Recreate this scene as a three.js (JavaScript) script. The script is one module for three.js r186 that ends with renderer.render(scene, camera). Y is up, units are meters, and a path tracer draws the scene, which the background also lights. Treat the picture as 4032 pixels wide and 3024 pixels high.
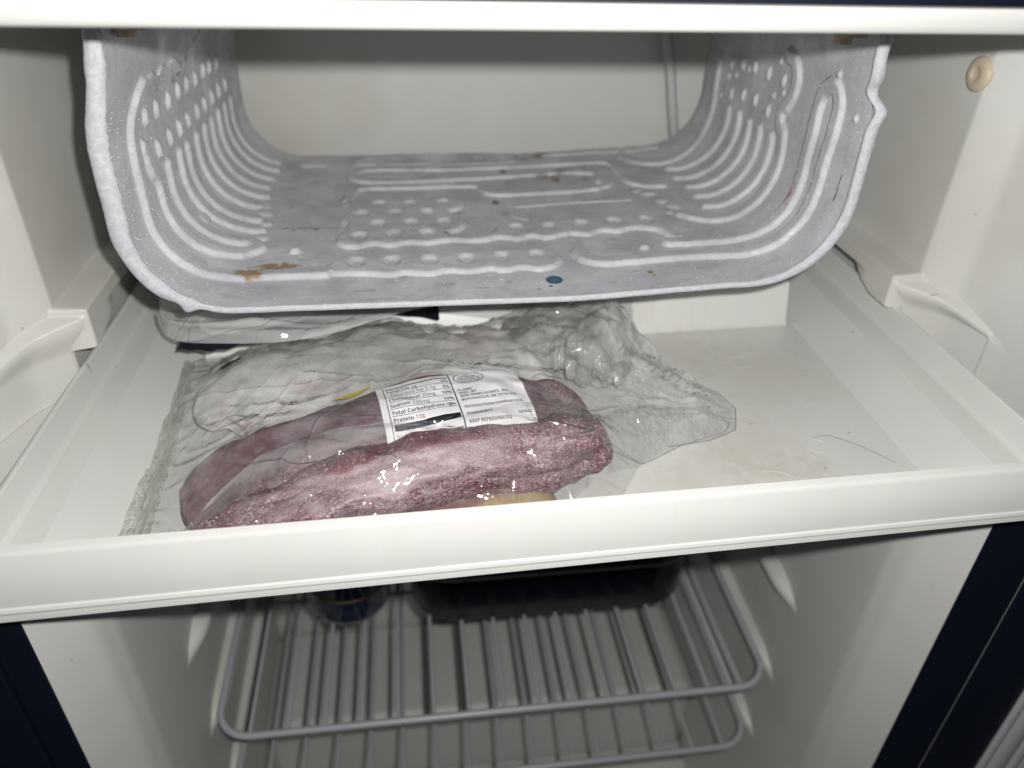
import * as THREE from 'three';
import { mergeGeometries, mergeVertices, toCreasedNormals } from 'three/addons/utils/BufferGeometryUtils.js';
import { RoundedBoxGeometry } from 'three/addons/geometries/RoundedBoxGeometry.js';

// ---------------------------------------------------------------- camera, light, exposure
const scene = new THREE.Scene();
scene.background = new THREE.Color(0.014, 0.016, 0.021);           // the dim room behind the photographer
const camera = new THREE.PerspectiveCamera(53.25, 4 / 3, 0.01, 5);
camera.position.set(-0.0475, 0, 0.2277);
camera.rotation.order = 'YXZ';
camera.rotation.set(-33.1 * Math.PI / 180, -8.3 * Math.PI / 180, 1.8 * Math.PI / 180);
camera.focus = 0.305; camera.userData.fStop = 7;
const renderer = new THREE.WebGLRenderer({ antialias: true });
renderer.toneMapping = THREE.LinearToneMapping;
renderer.toneMappingExposure = 1.0;
renderer.shadowMap.enabled = true;

const FLASH = new THREE.Vector3(-0.027, 0.0175, 0.2277);
const flash = new THREE.PointLight(new THREE.Color(1, 0.99, 0.972), 0.47);
flash.position.copy(FLASH); flash.castShadow = true; flash.shadow.radius = 0.2; flash.shadow.mapSize.set(2048, 2048);
scene.add(flash);

// ---------------------------------------------------------------- helpers
function rng(seed) { let a = seed >>> 0; return () => { a = (a + 0x6D2B79F5) | 0; let t = Math.imul(a ^ (a >>> 15), 1 | a); t = (t + Math.imul(t ^ (t >>> 7), 61 | t)) ^ t; return ((t ^ (t >>> 14)) >>> 0) / 4294967296; }; }
function hash(x, y, z) { let h = Math.imul(x, 374761393) ^ Math.imul(y, 668265263) ^ Math.imul(z, 2147483647 ^ 0x5bd1e995); h = Math.imul(h ^ (h >>> 13), 1274126177); h ^= h >>> 16; h = Math.imul(h, 0x85ebca6b); return ((h ^ (h >>> 13)) >>> 0) / 4294967296; }
const fade = (t) => t * t * (3 - 2 * t), lerp = (a, b, t) => a + (b - a) * t, clamp = (x, a = 0, b = 1) => Math.min(b, Math.max(a, x));
const smooth = (a, b, x) => fade(clamp((x - a) / (b - a)));
function noise(x, y, z = 0) {                                      // value noise, 0..1
  const i = Math.floor(x), j = Math.floor(y), k = Math.floor(z), u = fade(x - i), v = fade(y - j), w = fade(z - k);
  const l = (kk) => lerp(lerp(hash(i, j, kk), hash(i + 1, j, kk), u), lerp(hash(i, j + 1, kk), hash(i + 1, j + 1, kk), u), v);
  return w < 1e-6 ? l(k) : lerp(l(k), l(k + 1), w);
}
function fbm(x, y, z = 0, n = 4) { let s = 0, a = 0.5, f = 1, t = 0; for (let i = 0; i < n; i++) { s += a * noise(x * f, y * f, z * f + i * 7.3); t += a; a *= 0.5; f *= 2.03; } return s / t; }
function fbm2(x, y, seed = 0, n = 4) { let s = 0, a = 0.5, f = 1, t = 0; const k = Math.round(seed * 10); for (let i = 0; i < n; i++) { s += a * noise(x * f, y * f, k + i * 17); t += a; a *= 0.5; f *= 2.03; } return s / t; }
const ridged = (x, y, z = 0) => 1 - Math.abs(2 * noise(x, y, z) - 1);
function cells(x, y) {                                             // distances to the nearest and the second nearest cell point
  const i = Math.floor(x), j = Math.floor(y); let a = 9, b = 9, id = 0;
  for (let p = -1; p <= 1; p++) for (let q = -1; q <= 1; q++) {
    const dx = i + p + hash(i + p, j + q, 11) - x, dy = j + q + hash(i + p, j + q, 23) - y, d = Math.hypot(dx, dy);
    if (d < a) { b = a; a = d; id = hash(i + p, j + q, 37); } else if (d < b) b = d;
  }
  return [a, b, id];
}
const names = {};
const numbered = (n) => { const k = names[n] = (names[n] ?? -1) + 1; return k ? `${n}_${String(k).padStart(3, '0')}` : n; };
function thing(name, label, category, [x, y, z] = [0, 0, 0], group) {
  const o = new THREE.Group(); o.name = numbered(name); o.position.set(x, y, z); o.userData = { label, category };
  if (group) o.userData.group = group;
  scene.add(o); return o;
}
function part(parent, name, geo, mat, label) {                     // geometry in world coordinates; parent may be a thing or a part
  let p = new THREE.Vector3(); for (let q = parent; q && q !== scene; q = q.parent) p.add(q.position);
  geo = geo.clone(); geo.translate(-p.x, -p.y, -p.z);
  const m = new THREE.Mesh(geo, mat); m.name = name; m.castShadow = m.receiveShadow = true;
  if (label) m.userData.label = label;
  parent.add(m); return m;
}
function tex(w, h, f, srgb = true) {                               // f(u, v) -> [r, g, b] in 0..1 (sRGB values when srgb)
  const d = new Uint8Array(w * h * 4);
  for (let j = 0; j < h; j++) for (let i = 0; i < w; i++) { const c = f((i + 0.5) / w, (j + 0.5) / h), o = (j * w + i) * 4; for (let k = 0; k < 3; k++) d[o + k] = clamp(c[k]) * 255; d[o + 3] = 255; }
  const t = new THREE.DataTexture(d, w, h); t.magFilter = THREE.LinearFilter; t.minFilter = THREE.LinearMipmapLinearFilter; t.generateMipmaps = true;
  t.wrapS = t.wrapT = THREE.RepeatWrapping; if (srgb) t.colorSpace = THREE.SRGBColorSpace; t.needsUpdate = true; return t;
}
const sr = (c) => c <= 0.0031308 ? 12.92 * c : 1.055 * Math.pow(c, 1 / 2.4) - 0.055;
const lin = (r, g, b) => [sr(r), sr(g), sr(b)];
const mixc = (a, b, t) => [lerp(a[0], b[0], t), lerp(a[1], b[1], t), lerp(a[2], b[2], t)];
function grid(nu, nv, f, flip = false, uvf) {                      // f(i/nu, j/nv) -> [x,y,z]; shared smooth vertices
  const pos = new Float32Array((nu + 1) * (nv + 1) * 3), uv = new Float32Array((nu + 1) * (nv + 1) * 2), idx = [];
  for (let j = 0, n = 0; j <= nv; j++) for (let i = 0; i <= nu; i++, n++) {
    const p = f(i / nu, j / nv); pos[n * 3] = p[0]; pos[n * 3 + 1] = p[1]; pos[n * 3 + 2] = p[2];
    const t = uvf ? uvf(i / nu, j / nv, p) : [i / nu, j / nv]; uv[n * 2] = t[0]; uv[n * 2 + 1] = t[1];
  }
  for (let j = 0; j < nv; j++) for (let i = 0; i < nu; i++) { const a = j * (nu + 1) + i, b = a + 1, c = a + nu + 1, d = c + 1; flip ? idx.push(a, c, b, b, c, d) : idx.push(a, b, c, b, d, c); }
  const g = new THREE.BufferGeometry(); g.setAttribute('position', new THREE.BufferAttribute(pos, 3)); g.setAttribute('uv', new THREE.BufferAttribute(uv, 2)); g.setIndex(idx); g.computeVertexNormals(); return g;
}
function extrudeY(pts, y0, y1, crease = 0.6) {                      // closed x-z outline drawn up from y0 to y1
  const s = new THREE.Shape(pts.map(([x, z]) => new THREE.Vector2(x, -z)));
  const g = new THREE.ExtrudeGeometry(s, { depth: y1 - y0, bevelEnabled: false }); g.rotateX(-Math.PI / 2); g.translate(0, y0, 0);
  return toCreasedNormals(g, crease);
}
function extrudeX(pts, x0, x1, crease = 0.6) {                      // closed z-y outline drawn from x0 to x1
  const s = new THREE.Shape(pts.map(([z, y]) => new THREE.Vector2(-z, y)));
  const g = new THREE.ExtrudeGeometry(s, { depth: x1 - x0, bevelEnabled: false }); g.rotateY(Math.PI / 2); g.translate(x0, 0, 0);
  return toCreasedNormals(g, crease);
}
const box = (x0, x1, y0, y1, z0, z1, r = 0.001, seg = 3) => { const g = new RoundedBoxGeometry(x1 - x0, y1 - y0, z1 - z0, seg, r); g.translate((x0 + x1) / 2, (y0 + y1) / 2, (z0 + z1) / 2); return g; };
const vec = (p) => new THREE.Vector3(...p);
function tube(pts, r, { closed = false, seg = 60, rad = 8, tension = 0.5 } = {}) { return new THREE.TubeGeometry(new THREE.CatmullRomCurve3(pts.map(vec), closed, 'catmullrom', tension), seg, r, rad, closed); }
function rod(a, b, r, rad = 8) { return new THREE.TubeGeometry(new THREE.LineCurve3(vec(a), vec(b)), 1, r, rad, false); }
function arc(cx, cy, r, a0, a1, n = 6) { return Array.from({ length: n + 1 }, (_, i) => { const a = lerp(a0, a1, i / n); return [cx + r * Math.cos(a), cy + r * Math.sin(a)]; }); }
function planar(g, sx, ax = 'x', az = 'z') {                       // uv in metres from two axes
  const p = g.attributes.position, uv = new Float32Array(p.count * 2), k = { x: 0, y: 1, z: 2 };
  for (let i = 0; i < p.count; i++) { uv[i * 2] = p.array[i * 3 + k[ax]] / sx; uv[i * 2 + 1] = p.array[i * 3 + k[az]] / sx; }
  g.setAttribute('uv', new THREE.BufferAttribute(uv, 2)); return g;
}

// ---------------------------------------------------------------- materials
const wallGrain = tex(1024, 1024, (u, v) => {
  const n = fbm2(u * 7, v * 7, 1.5, 4) - 0.5, c = lin(0.650, 0.647, 0.617), k = 1 + n * 0.05; let r = c.map((q) => q * k);
  const [a, , id] = cells(u * 22, v * 22); if (id > 0.95 && a < 0.016 + 0.022 * (id - 0.95) / 0.05) r = mixc(r, lin(0.30, 0.26, 0.2), 0.5);
  const s = fbm2(u * 3 + 9, v * 3, 4.2, 5); if (s > 0.66) r = mixc(r, lin(0.50, 0.47, 0.38), (s - 0.66) * 2.0);
  return r;
});
const fineBump = tex(256, 256, (u, v) => { const n = fbm2(u * 40, v * 40, 3, 3); return [n, n, n]; }, false);
const std = (o) => new THREE.MeshStandardMaterial(o), phy = (o) => new THREE.MeshPhysicalMaterial(o);
const C = (r, g, b) => new THREE.Color().setRGB(r, g, b);
const linerMat = std({ map: wallGrain, roughness: 0.42, bumpMap: fineBump, bumpScale: 0.00006 });
const trayMat = std({ color: C(0.80, 0.80, 0.76), roughness: 0.36, bumpMap: fineBump, bumpScale: 0.00003 });
const darkMat = std({ color: C(0.0035, 0.0065, 0.0150), roughness: 0.4 });
const beigeMat = std({ color: C(0.55, 0.47, 0.35), roughness: 0.5 });
const wireMat = phy({ color: C(0.42, 0.42, 0.44), roughness: 0.38, clearcoat: 0.3, clearcoatRoughness: 0.3 });
const silverMat = std({ color: C(0.60, 0.60, 0.59), roughness: 0.35, metalness: 0.15 });

// ---------------------------------------------------------------- refrigerator cabinet
const fridge = thing('refrigerator', 'white plastic inside of a small open refrigerator with a black front frame', 'refrigerator', [0, -0.74, -0.15]);
const uvWall = (g) => planar(g, 0.35, 'z', 'y');
{
  // side walls: upper (freezer) zone with a flared front, lower zone narrower
  for (const s of [-1, 1]) {
    const up = [[0.2070, -0.305], [0.2070, -0.1000], [0.2070, -0.0974], [0.2073, -0.0962], [0.2081, -0.0950], [0.2086, -0.0945], [0.2166, -0.0861], [0.2172, -0.0855], [0.2188, -0.0835], [0.2202, -0.0808], [0.2209, -0.0790], [0.2220, -0.0755], [0.2265, -0.058], [0.2315, -0.032], [0.2345, -0.012], [0.2370, -0.003], [0.240, 0.0], [0.246, 0.0], [0.246, -0.305]];
    const lo = [[0.1960, -0.305], [0.1921, -0.05], [0.1920, -0.034], [0.1924, -0.028], [0.1938, -0.0225], [0.1974, -0.0160], [0.1978, -0.0155], [0.2030, -0.0092], [0.2066, -0.0040], [0.2072, -0.0032], [0.2088, -0.0016], [0.2100, 0.0002], [0.246, 0.0002], [0.246, -0.305]];
    part(fridge, 'freezer_side_wall', uvWall(extrudeY(up.map(([x, z]) => [s * x, z]), -0.2060, -0.0185, 0.7)), linerMat);
    part(fridge, 'cabinet_side_wall', uvWall(extrudeY(lo.map(([x, z]) => [s * x, z]), -0.74, -0.2061, 0.7)), linerMat);
    // rail moulded on the freezer wall: a ledge that ends in a rounded stop, and a soft pad on the flared front wall
    const wallX = (z) => { for (let k = 1; k < up.length; k++) if (z <= up[k][1]) { const a = up[k - 1], b = up[k]; return lerp(a[0], b[0], clamp((z - a[1]) / (b[1] - a[1] || 1))); } return 0.23; };
    const yLow = s > 0 ? -0.1795 : -0.1885, yTop = s > 0 ? -0.1590 : -0.1625;
    const proud = (z, y) => {
      const ledge = 0.0140 * smooth(yTop + 0.0006, yTop - 0.0016, y) * smooth(yTop - 0.0105, yTop - 0.0088, y) * smooth(-0.0950, -0.0980, z);
      const drop = yTop - 0.0095 - 0.011 * smooth(-0.150, -0.099, z), hook = 0.0140 * smooth(-0.175, -0.120, z) * smooth(-0.0950, -0.0980, z) * smooth(yTop + 0.0006, yTop - 0.0016, y) * smooth(drop - 0.002, drop, y);
      const k = clamp((z + 0.0975) / 0.052), yc = yTop - 0.0030 - 0.0165 * Math.pow(k, 1.1), low = s > 0 ? 0.0058 : 0.0036;
      const pad = lerp(0.0125, low, smooth(yc - 0.003, yLow + 0.003, y)) * Math.pow(1 - k, 1.9) * smooth(yc + 0.0008, yc - 0.0018, y) * smooth(-0.1010, -0.0975, z);
      return Math.max(Math.max(ledge, hook) * smooth(yLow - 0.001, yLow + 0.002, y), pad);
    };
    const rail = grid(330, 84, (u, v) => { const z = lerp(-0.3004, -0.040, u), y = lerp(-0.2059, yTop + 0.004, v), q = proud(z, y); return [s * (wallX(z) - q + 0.00012 * (1 - smooth(0, 0.0005, q))), y, z]; }, s > 0), ri = rail.index.array, rk = [];
    for (let k = 0; k < ri.length; k += 3) { let m = 0; for (let q = 0; q < 3; q++) { const n = ri[k + q] * 3, p = rail.attributes.position.array; m = Math.max(m, proud(p[n + 2], p[n + 1])); } if (m > 0.00002) rk.push(ri[k], ri[k + 1], ri[k + 2]); }
    rail.setIndex(rk); part(fridge, 'tray_rail', uvWall(rail), linerMat);
    // rails for the wire shelves
    for (const y of [-0.392, -0.464, -0.534]) {
      const zf = -0.082, g = grid(30, 12, (u, v) => {
        const z = lerp(-0.30, zf, u), tip = smooth(zf - 0.028, zf, z), a = lerp(-Math.PI / 2, Math.PI / 2, v);
        return [s * (0.1965 - 0.0125 * Math.pow(Math.cos(a), 0.6) * (1 - 0.75 * tip)), y + 0.006 * Math.sin(a) * (1 - 0.3 * tip) - 0.007 * tip, z + 0.0 * v];
      }, s > 0);
      part(fridge, 'shelf_rail', uvWall(g), linerMat);
    }
  }
  part(fridge, 'back_wall', planar(box(-0.245, 0.245, -0.738, -0.019, -0.325, -0.3005, 0.001), 0.35, 'x', 'y'), linerMat);
  part(fridge, 'freezer_ceiling', planar(box(-0.245, 0.245, -0.0183, -0.002, -0.30, -0.010, 0.001), 0.35, 'x', 'z'), linerMat);
  part(fridge, 'cabinet_floor', planar(box(-0.197, 0.197, -0.739, -0.722, -0.30, -0.004, 0.001), 0.35, 'x', 'z'), linerMat);
  part(fridge, 'compressor_hump', planar(box(-0.197, 0.197, -0.7215, -0.628, -0.2995, -0.19, 0.012, 5), 0.35, 'x', 'z'), linerMat);
  // white lip across the top of the opening
  const lip = [[-0.0100, -0.0182], ...arc(-0.0035, -0.0308, 0.0034, -Math.PI, 0, 10).map(([z, y]) => [z, y]), [0.0003, -0.0268], [-0.0030, -0.0262], [-0.0098, -0.0262]];
  part(fridge, 'top_lip', planar(extrudeX(lip.map(([z, y]) => [z, y]), -0.239, 0.239, 0.9), 0.35, 'x', 'y'), linerMat);
  // black front frame
  part(fridge, 'front_frame', box(-0.30, 0.30, -0.0262, 0.05, -0.0028, 0.0008, 0.0006), darkMat);
  part(fridge, 'front_frame', box(-0.2245, -0.2102, -0.74, -0.0264, -0.004, 0.0012, 0.0008), darkMat);
  part(fridge, 'front_frame', box(-0.30, -0.2248, -0.74, -0.0264, -0.005, 0.0034, 0.0012), darkMat);
  part(fridge, 'front_frame', box(0.2102, 0.2425, -0.74, -0.0264, -0.004, 0.0006, 0.0008), darkMat);
  part(fridge, 'front_frame', box(0.2428, 0.2650, -0.74, -0.0264, -0.004, 0.0022, 0.0012), darkMat);
  part(fridge, 'front_frame', box(0.2653, 0.2815, -0.74, -0.0264, -0.004, 0.0014, 0.0008), darkMat);
  for (const [x, r, z] of [[0.2850, 0.0032, 0.0015], [0.2955, 0.0075, 0.0], [0.3065, 0.0040, 0.0018], [0.3150, 0.0050, 0.001]]) {
    const g = new THREE.CylinderGeometry(r, r, 0.70, 20); g.scale(1, 1, 0.6); g.translate(x, -0.39, z); part(fridge, 'silver_trim', g, silverMat);
  }
  part(fridge, 'cabinet_top', box(-0.32, 0.32, 0.052, 0.06, -0.33, 0.0, 0.001), darkMat);
  // beige plug in the right-hand wall
  const lathe = new THREE.LatheGeometry([[0, 0.0022], [0.0022, 0.0021], [0.0026, 0.0028], [0.0034, 0.0032], [0.0058, 0.0030], [0.0074, 0.0018], [0.0078, 0.0]].map(([x, y]) => new THREE.Vector2(x, y)), 40);
  lathe.rotateZ(Math.PI / 2); lathe.translate(0.2075, -0.0652, -0.1035);
  part(fridge, 'screw_plug', lathe, beigeMat);
}

// ---------------------------------------------------------------- evaporator (U-shaped cold plate)
const Z0 = -0.065, DEP = 0.21, SHIFT = 0.009, XL = -0.1545, XR = 0.1370, YT = -0.030, RL = 0.034, RR = 0.038, YB = -0.1488, YTOP = -0.0415;
const l1 = YT - (YB + RL), q1 = Math.PI / 2 * RL, l2 = (XR - RR) - (XL + RL), q2 = Math.PI / 2 * RR, LEN = l1 + q1 + l2 + q2 + (YT - (YB + RR));
function prof(s) {                                                 // point and inward normal of the bent sheet at arc length s
  let x, y, nx, ny;
  if (s < l1) { x = XL; y = YT - s; nx = 1; ny = 0; }
  else if (s < l1 + q1) { const a = (s - l1) / RL; x = XL + RL - RL * Math.cos(a); y = YB + RL - RL * Math.sin(a); nx = Math.cos(a); ny = Math.sin(a); }
  else if (s < l1 + q1 + l2) { x = XL + RL + (s - l1 - q1); y = YB; nx = 0; ny = 1; }
  else if (s < l1 + q1 + l2 + q2) { const a = (s - l1 - q1 - l2) / RR; x = XR - RR + RR * Math.sin(a); y = YB + RR - RR * Math.cos(a); nx = -Math.sin(a); ny = Math.cos(a); }
  else { x = XR; y = YB + RR + (s - l1 - q1 - l2 - q2); nx = -1; ny = 0; }
  if (nx > 0.9) x += 0.0075 * smooth(-0.088, -0.044, y); else if (nx < -0.9) x -= 0.0045 * smooth(-0.080, -0.050, y);
  const w = clamp((YT - y) / (YT - YB)); y += w * 0.0042 * smooth(0.01, 0.11, x);
  return [x, y, nx, ny];
}
// relief in millimetres of (arc length s, depth d)
const ridges = [], dots = [], dimples = [], panels = [];
const R = (w, h, ...pts) => ridges.push({ w, h, pts });
R(4.4, 2.0, [41, 40], [45, 33], [52, 26], [62, 23], [80, 22.5], [100, 22.5], [116, 24.5], [130, 28.5], [150, 29.5], [171, 30]);
R(4.2, 1.9, [63, 33], [72, 37], [79, 42], [100, 42.5], [112, 44], [122, 48], [131, 54], [136, 61], [133, 66]);
[[58, 78, 127], [75.5, 78, 132], [88.5, 79, 129], [105.5, 79, 126], [121, 79, 126], [135.5, 79, 124], [150.5, 79, 124], [166, 79, 124], [180, 79, 123]].forEach(([d, a, b], i) => R(4.1, 1.8 - 0.03 * i, [a, d], [a + 8, d], [105, d + 0.5], [116, d + 3], [b, d + 7]));
R(3, 0.9, [41, 45], [40.5, 52], [43, 58], [40.5, 66], [42, 73], [40.5, 82], [43, 90]);
[40, 55, 72, 87, 102, 117, 132, 145, 160].forEach((d, i) => dots.push([53 + (i % 3) * 0.4, d + 2, 4.6, 2.5, 1.5]));
[48, 65, 80, 95, 111, 126, 141, 156, 171].forEach((d, i) => dots.push([67.8, d + 2, 4.8, 2.6, 1.5]));
// right wall
R(4.4, 2.0, [335, 47], [345, 46], [363, 46], [378, 43.5], [388, 42.5], [400, 44], [414, 46.5], [430, 46.5], [444, 46], [451, 44.5], [456, 38.5], [457, 31], [452, 27.5], [442, 27], [425, 29], [410, 29], [395, 27.5], [379, 27], [365, 28.5], [342, 30.5], [311, 31], [297, 32], [291, 37], [289, 45]);
R(4.2, 1.9, [461, 84], [459, 76], [450, 73.5], [441, 77], [434, 84], [427, 82], [424, 77], [410, 73.5], [396, 70.5], [385, 69.5], [374, 69.5], [360, 75], [351, 82]);
[[88, 418, 376], [104.5, 417.5, 376], [120.5, 417, 375], [137.5, 417, 373], [155, 416, 373]].forEach(([d, a, b]) => R(4.1, 1.8, [a, d + 3], [a - 12, d], [391, d - 2], [b, d - 1], [b - 8, d + 3]));
R(4.2, 1.8, [441, 187], [425, 187], [407, 185], [390, 178], [380, 174], [365, 171], [354, 171], [345, 177], [341, 186]);
[[442, 166], [445, 147], [447, 129], [447.5, 109], [448, 89], [426, 158], [429.5, 139], [431, 120], [430, 101]].forEach(([s, d]) => dots.push([s, d, 4.4, 2.4, 1.5]));
[[437, 156], [444, 138], [438.5, 98], [442.4, 87], [456, 96], [434, 168], [421, 176], [463, 30], [449, 12]].forEach(([s, d]) => dots.push([s, d, 2.4, 2.2, 1.1]));
// floor: two inflated panels with weld dimples, and return channels behind
panels.push({ h: 1.7, e: 2.6, pts: [[160, 26], [178, 27], [190, 26], [200, 24], [206.5, 26], [217.5, 24], [226, 27], [235, 25], [245, 28], [251, 26], [260, 28], [268, 25.5], [276, 29], [280.5, 36], [279, 44], [275, 51], [262, 49], [245, 50], [228, 48], [208, 50.5], [187, 49], [177, 46.5], [172, 40], [168, 33], [160, 33]] });
panels.push({ h: 1.7, e: 2.6, pts: [[172, 63], [176, 58.5], [182.5, 57], [190.5, 60.5], [198.5, 57.5], [206, 61], [215.5, 59.5], [227, 62.5], [236, 61], [244, 61.5], [252.5, 64.5], [261, 62], [268, 65.5], [276, 62.5], [284, 65.5], [289.5, 66], [296.5, 63], [305.5, 67], [312, 64], [321, 67], [331, 63], [335, 55], [338, 49], [344, 51], [341, 60], [338.5, 70], [337, 78], [325, 87], [305, 87.5], [285, 86], [257, 86], [251, 79.5], [247, 69.5], [236, 70], [227.5, 72], [233, 77], [237, 85], [234, 95], [228, 101.5], [233.5, 106.5], [236.5, 115], [232, 122], [224, 125], [210, 122.5], [193, 124], [180, 121], [172, 124], [170.5, 116], [174.5, 105], [170.5, 94], [175.5, 82.5], [171, 71]] });
dimples.push(...[[183.8, 38.5], [200, 39], [217.4, 38.5], [234.6, 39.2], [251, 40.6], [268, 41.2], [182.8, 69.6], [199.6, 71.2], [216.1, 71.6], [190.8, 85.5], [207.7, 86], [224.8, 86.6], [181.5, 99.8], [198.6, 100.4], [215.8, 100.3], [189.5, 115.4], [206.3, 114.8], [223.9, 115.4], [261.3, 76.4], [278.3, 76.4], [295.5, 77.6], [312.5, 77.4], [330, 77]].map(([s, d]) => [s, d, 5.0, 6.2, 1.5]));
R(3.4, 1.6, [172, 124], [173, 135], [177, 142], [205, 144], [245, 144], [248.5, 136], [252.5, 130.5], [276, 131], [314, 132], [321, 137], [318, 143]);
R(3.4, 1.6, [314, 160], [296, 165], [233, 158], [177, 156.5], [171, 165.5], [176, 176], [224, 176.5], [298, 181.5], [329, 176], [333, 157], [335, 139], [342, 131], [352, 129]);
R(2.4, 0.8, [262, 110], [289, 113], [328, 111]); R(2.0, 0.5, [262.5, 108], [263, 96], [268, 92]);
R(3.6, 1.3, [292, 203], [318, 202], [338, 200]); R(3.4, 1.3, [348, 199], [356, 202], [365, 202]); R(3, 1.0, [140, 188], [151, 188]);
dimples.push(...[179, 196, 213, 230, 247, 264].map((s) => [s, 196, 5, 5, 0.8]));
panels.push({ h: 1.0, e: 3, pts: [[170, 187], [270, 189], [272, 205], [168, 203]] });
dots.push([153.7, 56, 3.2, 3.4, 1.9], [321.4, 44.4, 3.2, 3.0, 1.7], [108, 69, 4, 5, 0.9]);
// frost lumps where the plate bends
[[341, 118, 6, 5], [336, 124, 5, 5], [346, 106, 5, 6], [350, 97, 5, 6], [347, 88, 5, 5], [134, 92, 4, 4], [133, 82, 4, 4], [135, 74, 4, 5], [131, 106, 5, 6], [128, 116, 5, 6]].forEach(([s, d, a, b]) => dots.push([s, d, a, b, 1.1]));
function segDist(px, py, pts) { let best = 1e9; for (let i = 0; i + 1 < pts.length; i++) { const [ax, ay] = pts[i], [bx, by] = pts[i + 1], dx = bx - ax, dy = by - ay, t = clamp(((px - ax) * dx + (py - ay) * dy) / (dx * dx + dy * dy)); const ex = px - ax - t * dx, ey = py - ay - t * dy, d = ex * ex + ey * ey; if (d < best) best = d; } return Math.sqrt(best); }
function inside(px, py, pts) { let c = false; for (let i = 0, j = pts.length - 1; i < pts.length; j = i++) { const [xi, yi] = pts[i], [xj, yj] = pts[j]; if ((yi > py) !== (yj > py) && px < (xj - xi) * (py - yi) / (yj - yi) + xi) c = !c; } return c; }
function smoothLine(pts, closed) { const c = new THREE.CatmullRomCurve3(pts.map(([x, y]) => new THREE.Vector3(x, y, 0)), closed, 'centripetal'); return c.getPoints(pts.length * 4).map((p) => [p.x, p.y]); }
for (const r of ridges) r.pts = smoothLine(r.pts, false);
for (const p of panels) p.pts = smoothLine([...p.pts, p.pts[0]], false);
for (const o of [...ridges, ...panels]) { const xs = o.pts.map((p) => p[0]), ys = o.pts.map((p) => p[1]), w = (o.w ?? 0) * 1.12; o.bb = [Math.min(...xs) - w, Math.max(...xs) + w, Math.min(...ys) - w, Math.max(...ys) + w]; }
function relief(s, d) {                                            // mm in, mm out
  let h = 0; const GAIN = 1.12;
  const ws = s + 0.5 * (noise(s * 0.35, d * 0.35, 2) - 0.5), wd = d + 0.6 * (noise(s * 0.35, d * 0.35, 9) - 0.5);
  for (const r of ridges) { if (ws < r.bb[0] || ws > r.bb[1] || wd < r.bb[2] || wd > r.bb[3]) continue; const q = segDist(ws, wd, r.pts) / (r.w * 1.12); if (q < 1) h = Math.max(h, r.h * fade(clamp((1 - q * q) * 1.3))); }
  for (const p of panels) { if (ws < p.bb[0] || ws > p.bb[1] || wd < p.bb[2] || wd > p.bb[3]) continue; if (inside(ws, wd, p.pts)) { const q = clamp(segDist(ws, wd, p.pts) / p.e); h = Math.max(h, p.h * fade(Math.sqrt(q))); } }
  for (const [cs, cd, a, b, k] of dots) { const q = Math.hypot((ws - cs) / a, (wd - cd) / b); if (q < 1) h = Math.max(h, k * 1.05 * fade(1 - q * q)); }
  for (const [cs, cd, a, b, k] of dimples) { const q = Math.hypot((ws - cs) / a, (wd - cd) / b); if (q < 1) h -= k * 0.9 * fade(clamp((1 - q) * 1.7)); }
  h *= GAIN;
  // frost: fine crystals everywhere, rougher on the side walls
  const side = Math.max(smooth(150, 60, s), smooth(350, 440, s));
  h += (0.05 + 0.10 * side) * (fbm2(s * 1.1, d * 1.1, 5, 3) - 0.5) + 0.5 * (fbm2(s * 0.06, d * 0.06, 8, 3) - 0.5);
  return h;
}
const stain = [];                                                  // [s, d, rs, rd, colour, strength]
const brown = lin(0.30, 0.19, 0.10), dkbrown = lin(0.10, 0.06, 0.04), mud = lin(0.22, 0.17, 0.13);
stain.push([147, 39, 11, 6, brown, 1], [151, 36, 8, 4, brown, 1], [137, 30.5, 8, 4.5, brown, 1], [140, 27, 5, 3, brown, 0.9], [318, 18, 2.2, 1.8, brown, 1], [319, 14.5, 1.2, 1, brown, 0.6],
  [254, 118, 3.2, 3.4, dkbrown, 1], [288, 203, 6.5, 7, lin(0.24, 0.16, 0.11), 0.9], [292, 155, 4, 10, mud, 0.7], [296, 165, 5, 7, mud, 0.6], [262, 172, 3, 3, dkbrown, 0.8], [270, 205, 9, 4, mud, 0.7], [264, 152, 4, 4, mud, 0.5],
  [402, 46, 7, 2.2, lin(0.42, 0.10, 0.17), 0.8], [398, 43, 2, 1.5, lin(0.42, 0.10, 0.17), 0.7], [273.4, 16.6, 3.9, 4.3, lin(0.035, 0.10, 0.18), 1], [271, 10.5, 1, 1, lin(0.05, 0.11, 0.18), 0.7],
  [122, 66, 7, 3, lin(0.42, 0.40, 0.28), 0.7], [183, 64, 1.2, 1.4, dkbrown, 0.9], [227, 71, 2.6, 2, mud, 0.9], [312, 170, 3, 3, mud, 0.5], [160, 84.5, 1.6, 1.6, brown, 0.9], [149, 83, 1.2, 1.2, brown, 0.8],
  [265, 8, 2, 1.2, mud, 0.6], [253, 16, 2, 2, mud, 0.3], [240, 11, 5, 1, mud, 0.25], [285, 160, 7, 5, mud, 0.6], [300, 172, 6, 3, mud, 0.6], [274, 196, 8, 4, mud, 0.5], [258, 100, 4, 4, mud, 0.4], [232, 102, 4, 3, mud, 0.5], [310, 150, 4, 3, mud, 0.5], [206, 24, 3, 2, mud, 0.4], [190, 12, 6, 1.2, mud, 0.4], [225, 16, 5, 1.5, mud, 0.35], [349, 84, 3, 3, lin(0.35, 0.16, 0.18), 0.5]);
for (let i = 0; i < 16; i++) stain.push([143 + i * 2.2, 86.2 + Math.sin(i * 0.9) * 0.5 - i * 0.06, 1.8, 0.9 + 0.4 * Math.sin(i * 1.7), brown, 0.75]);
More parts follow.
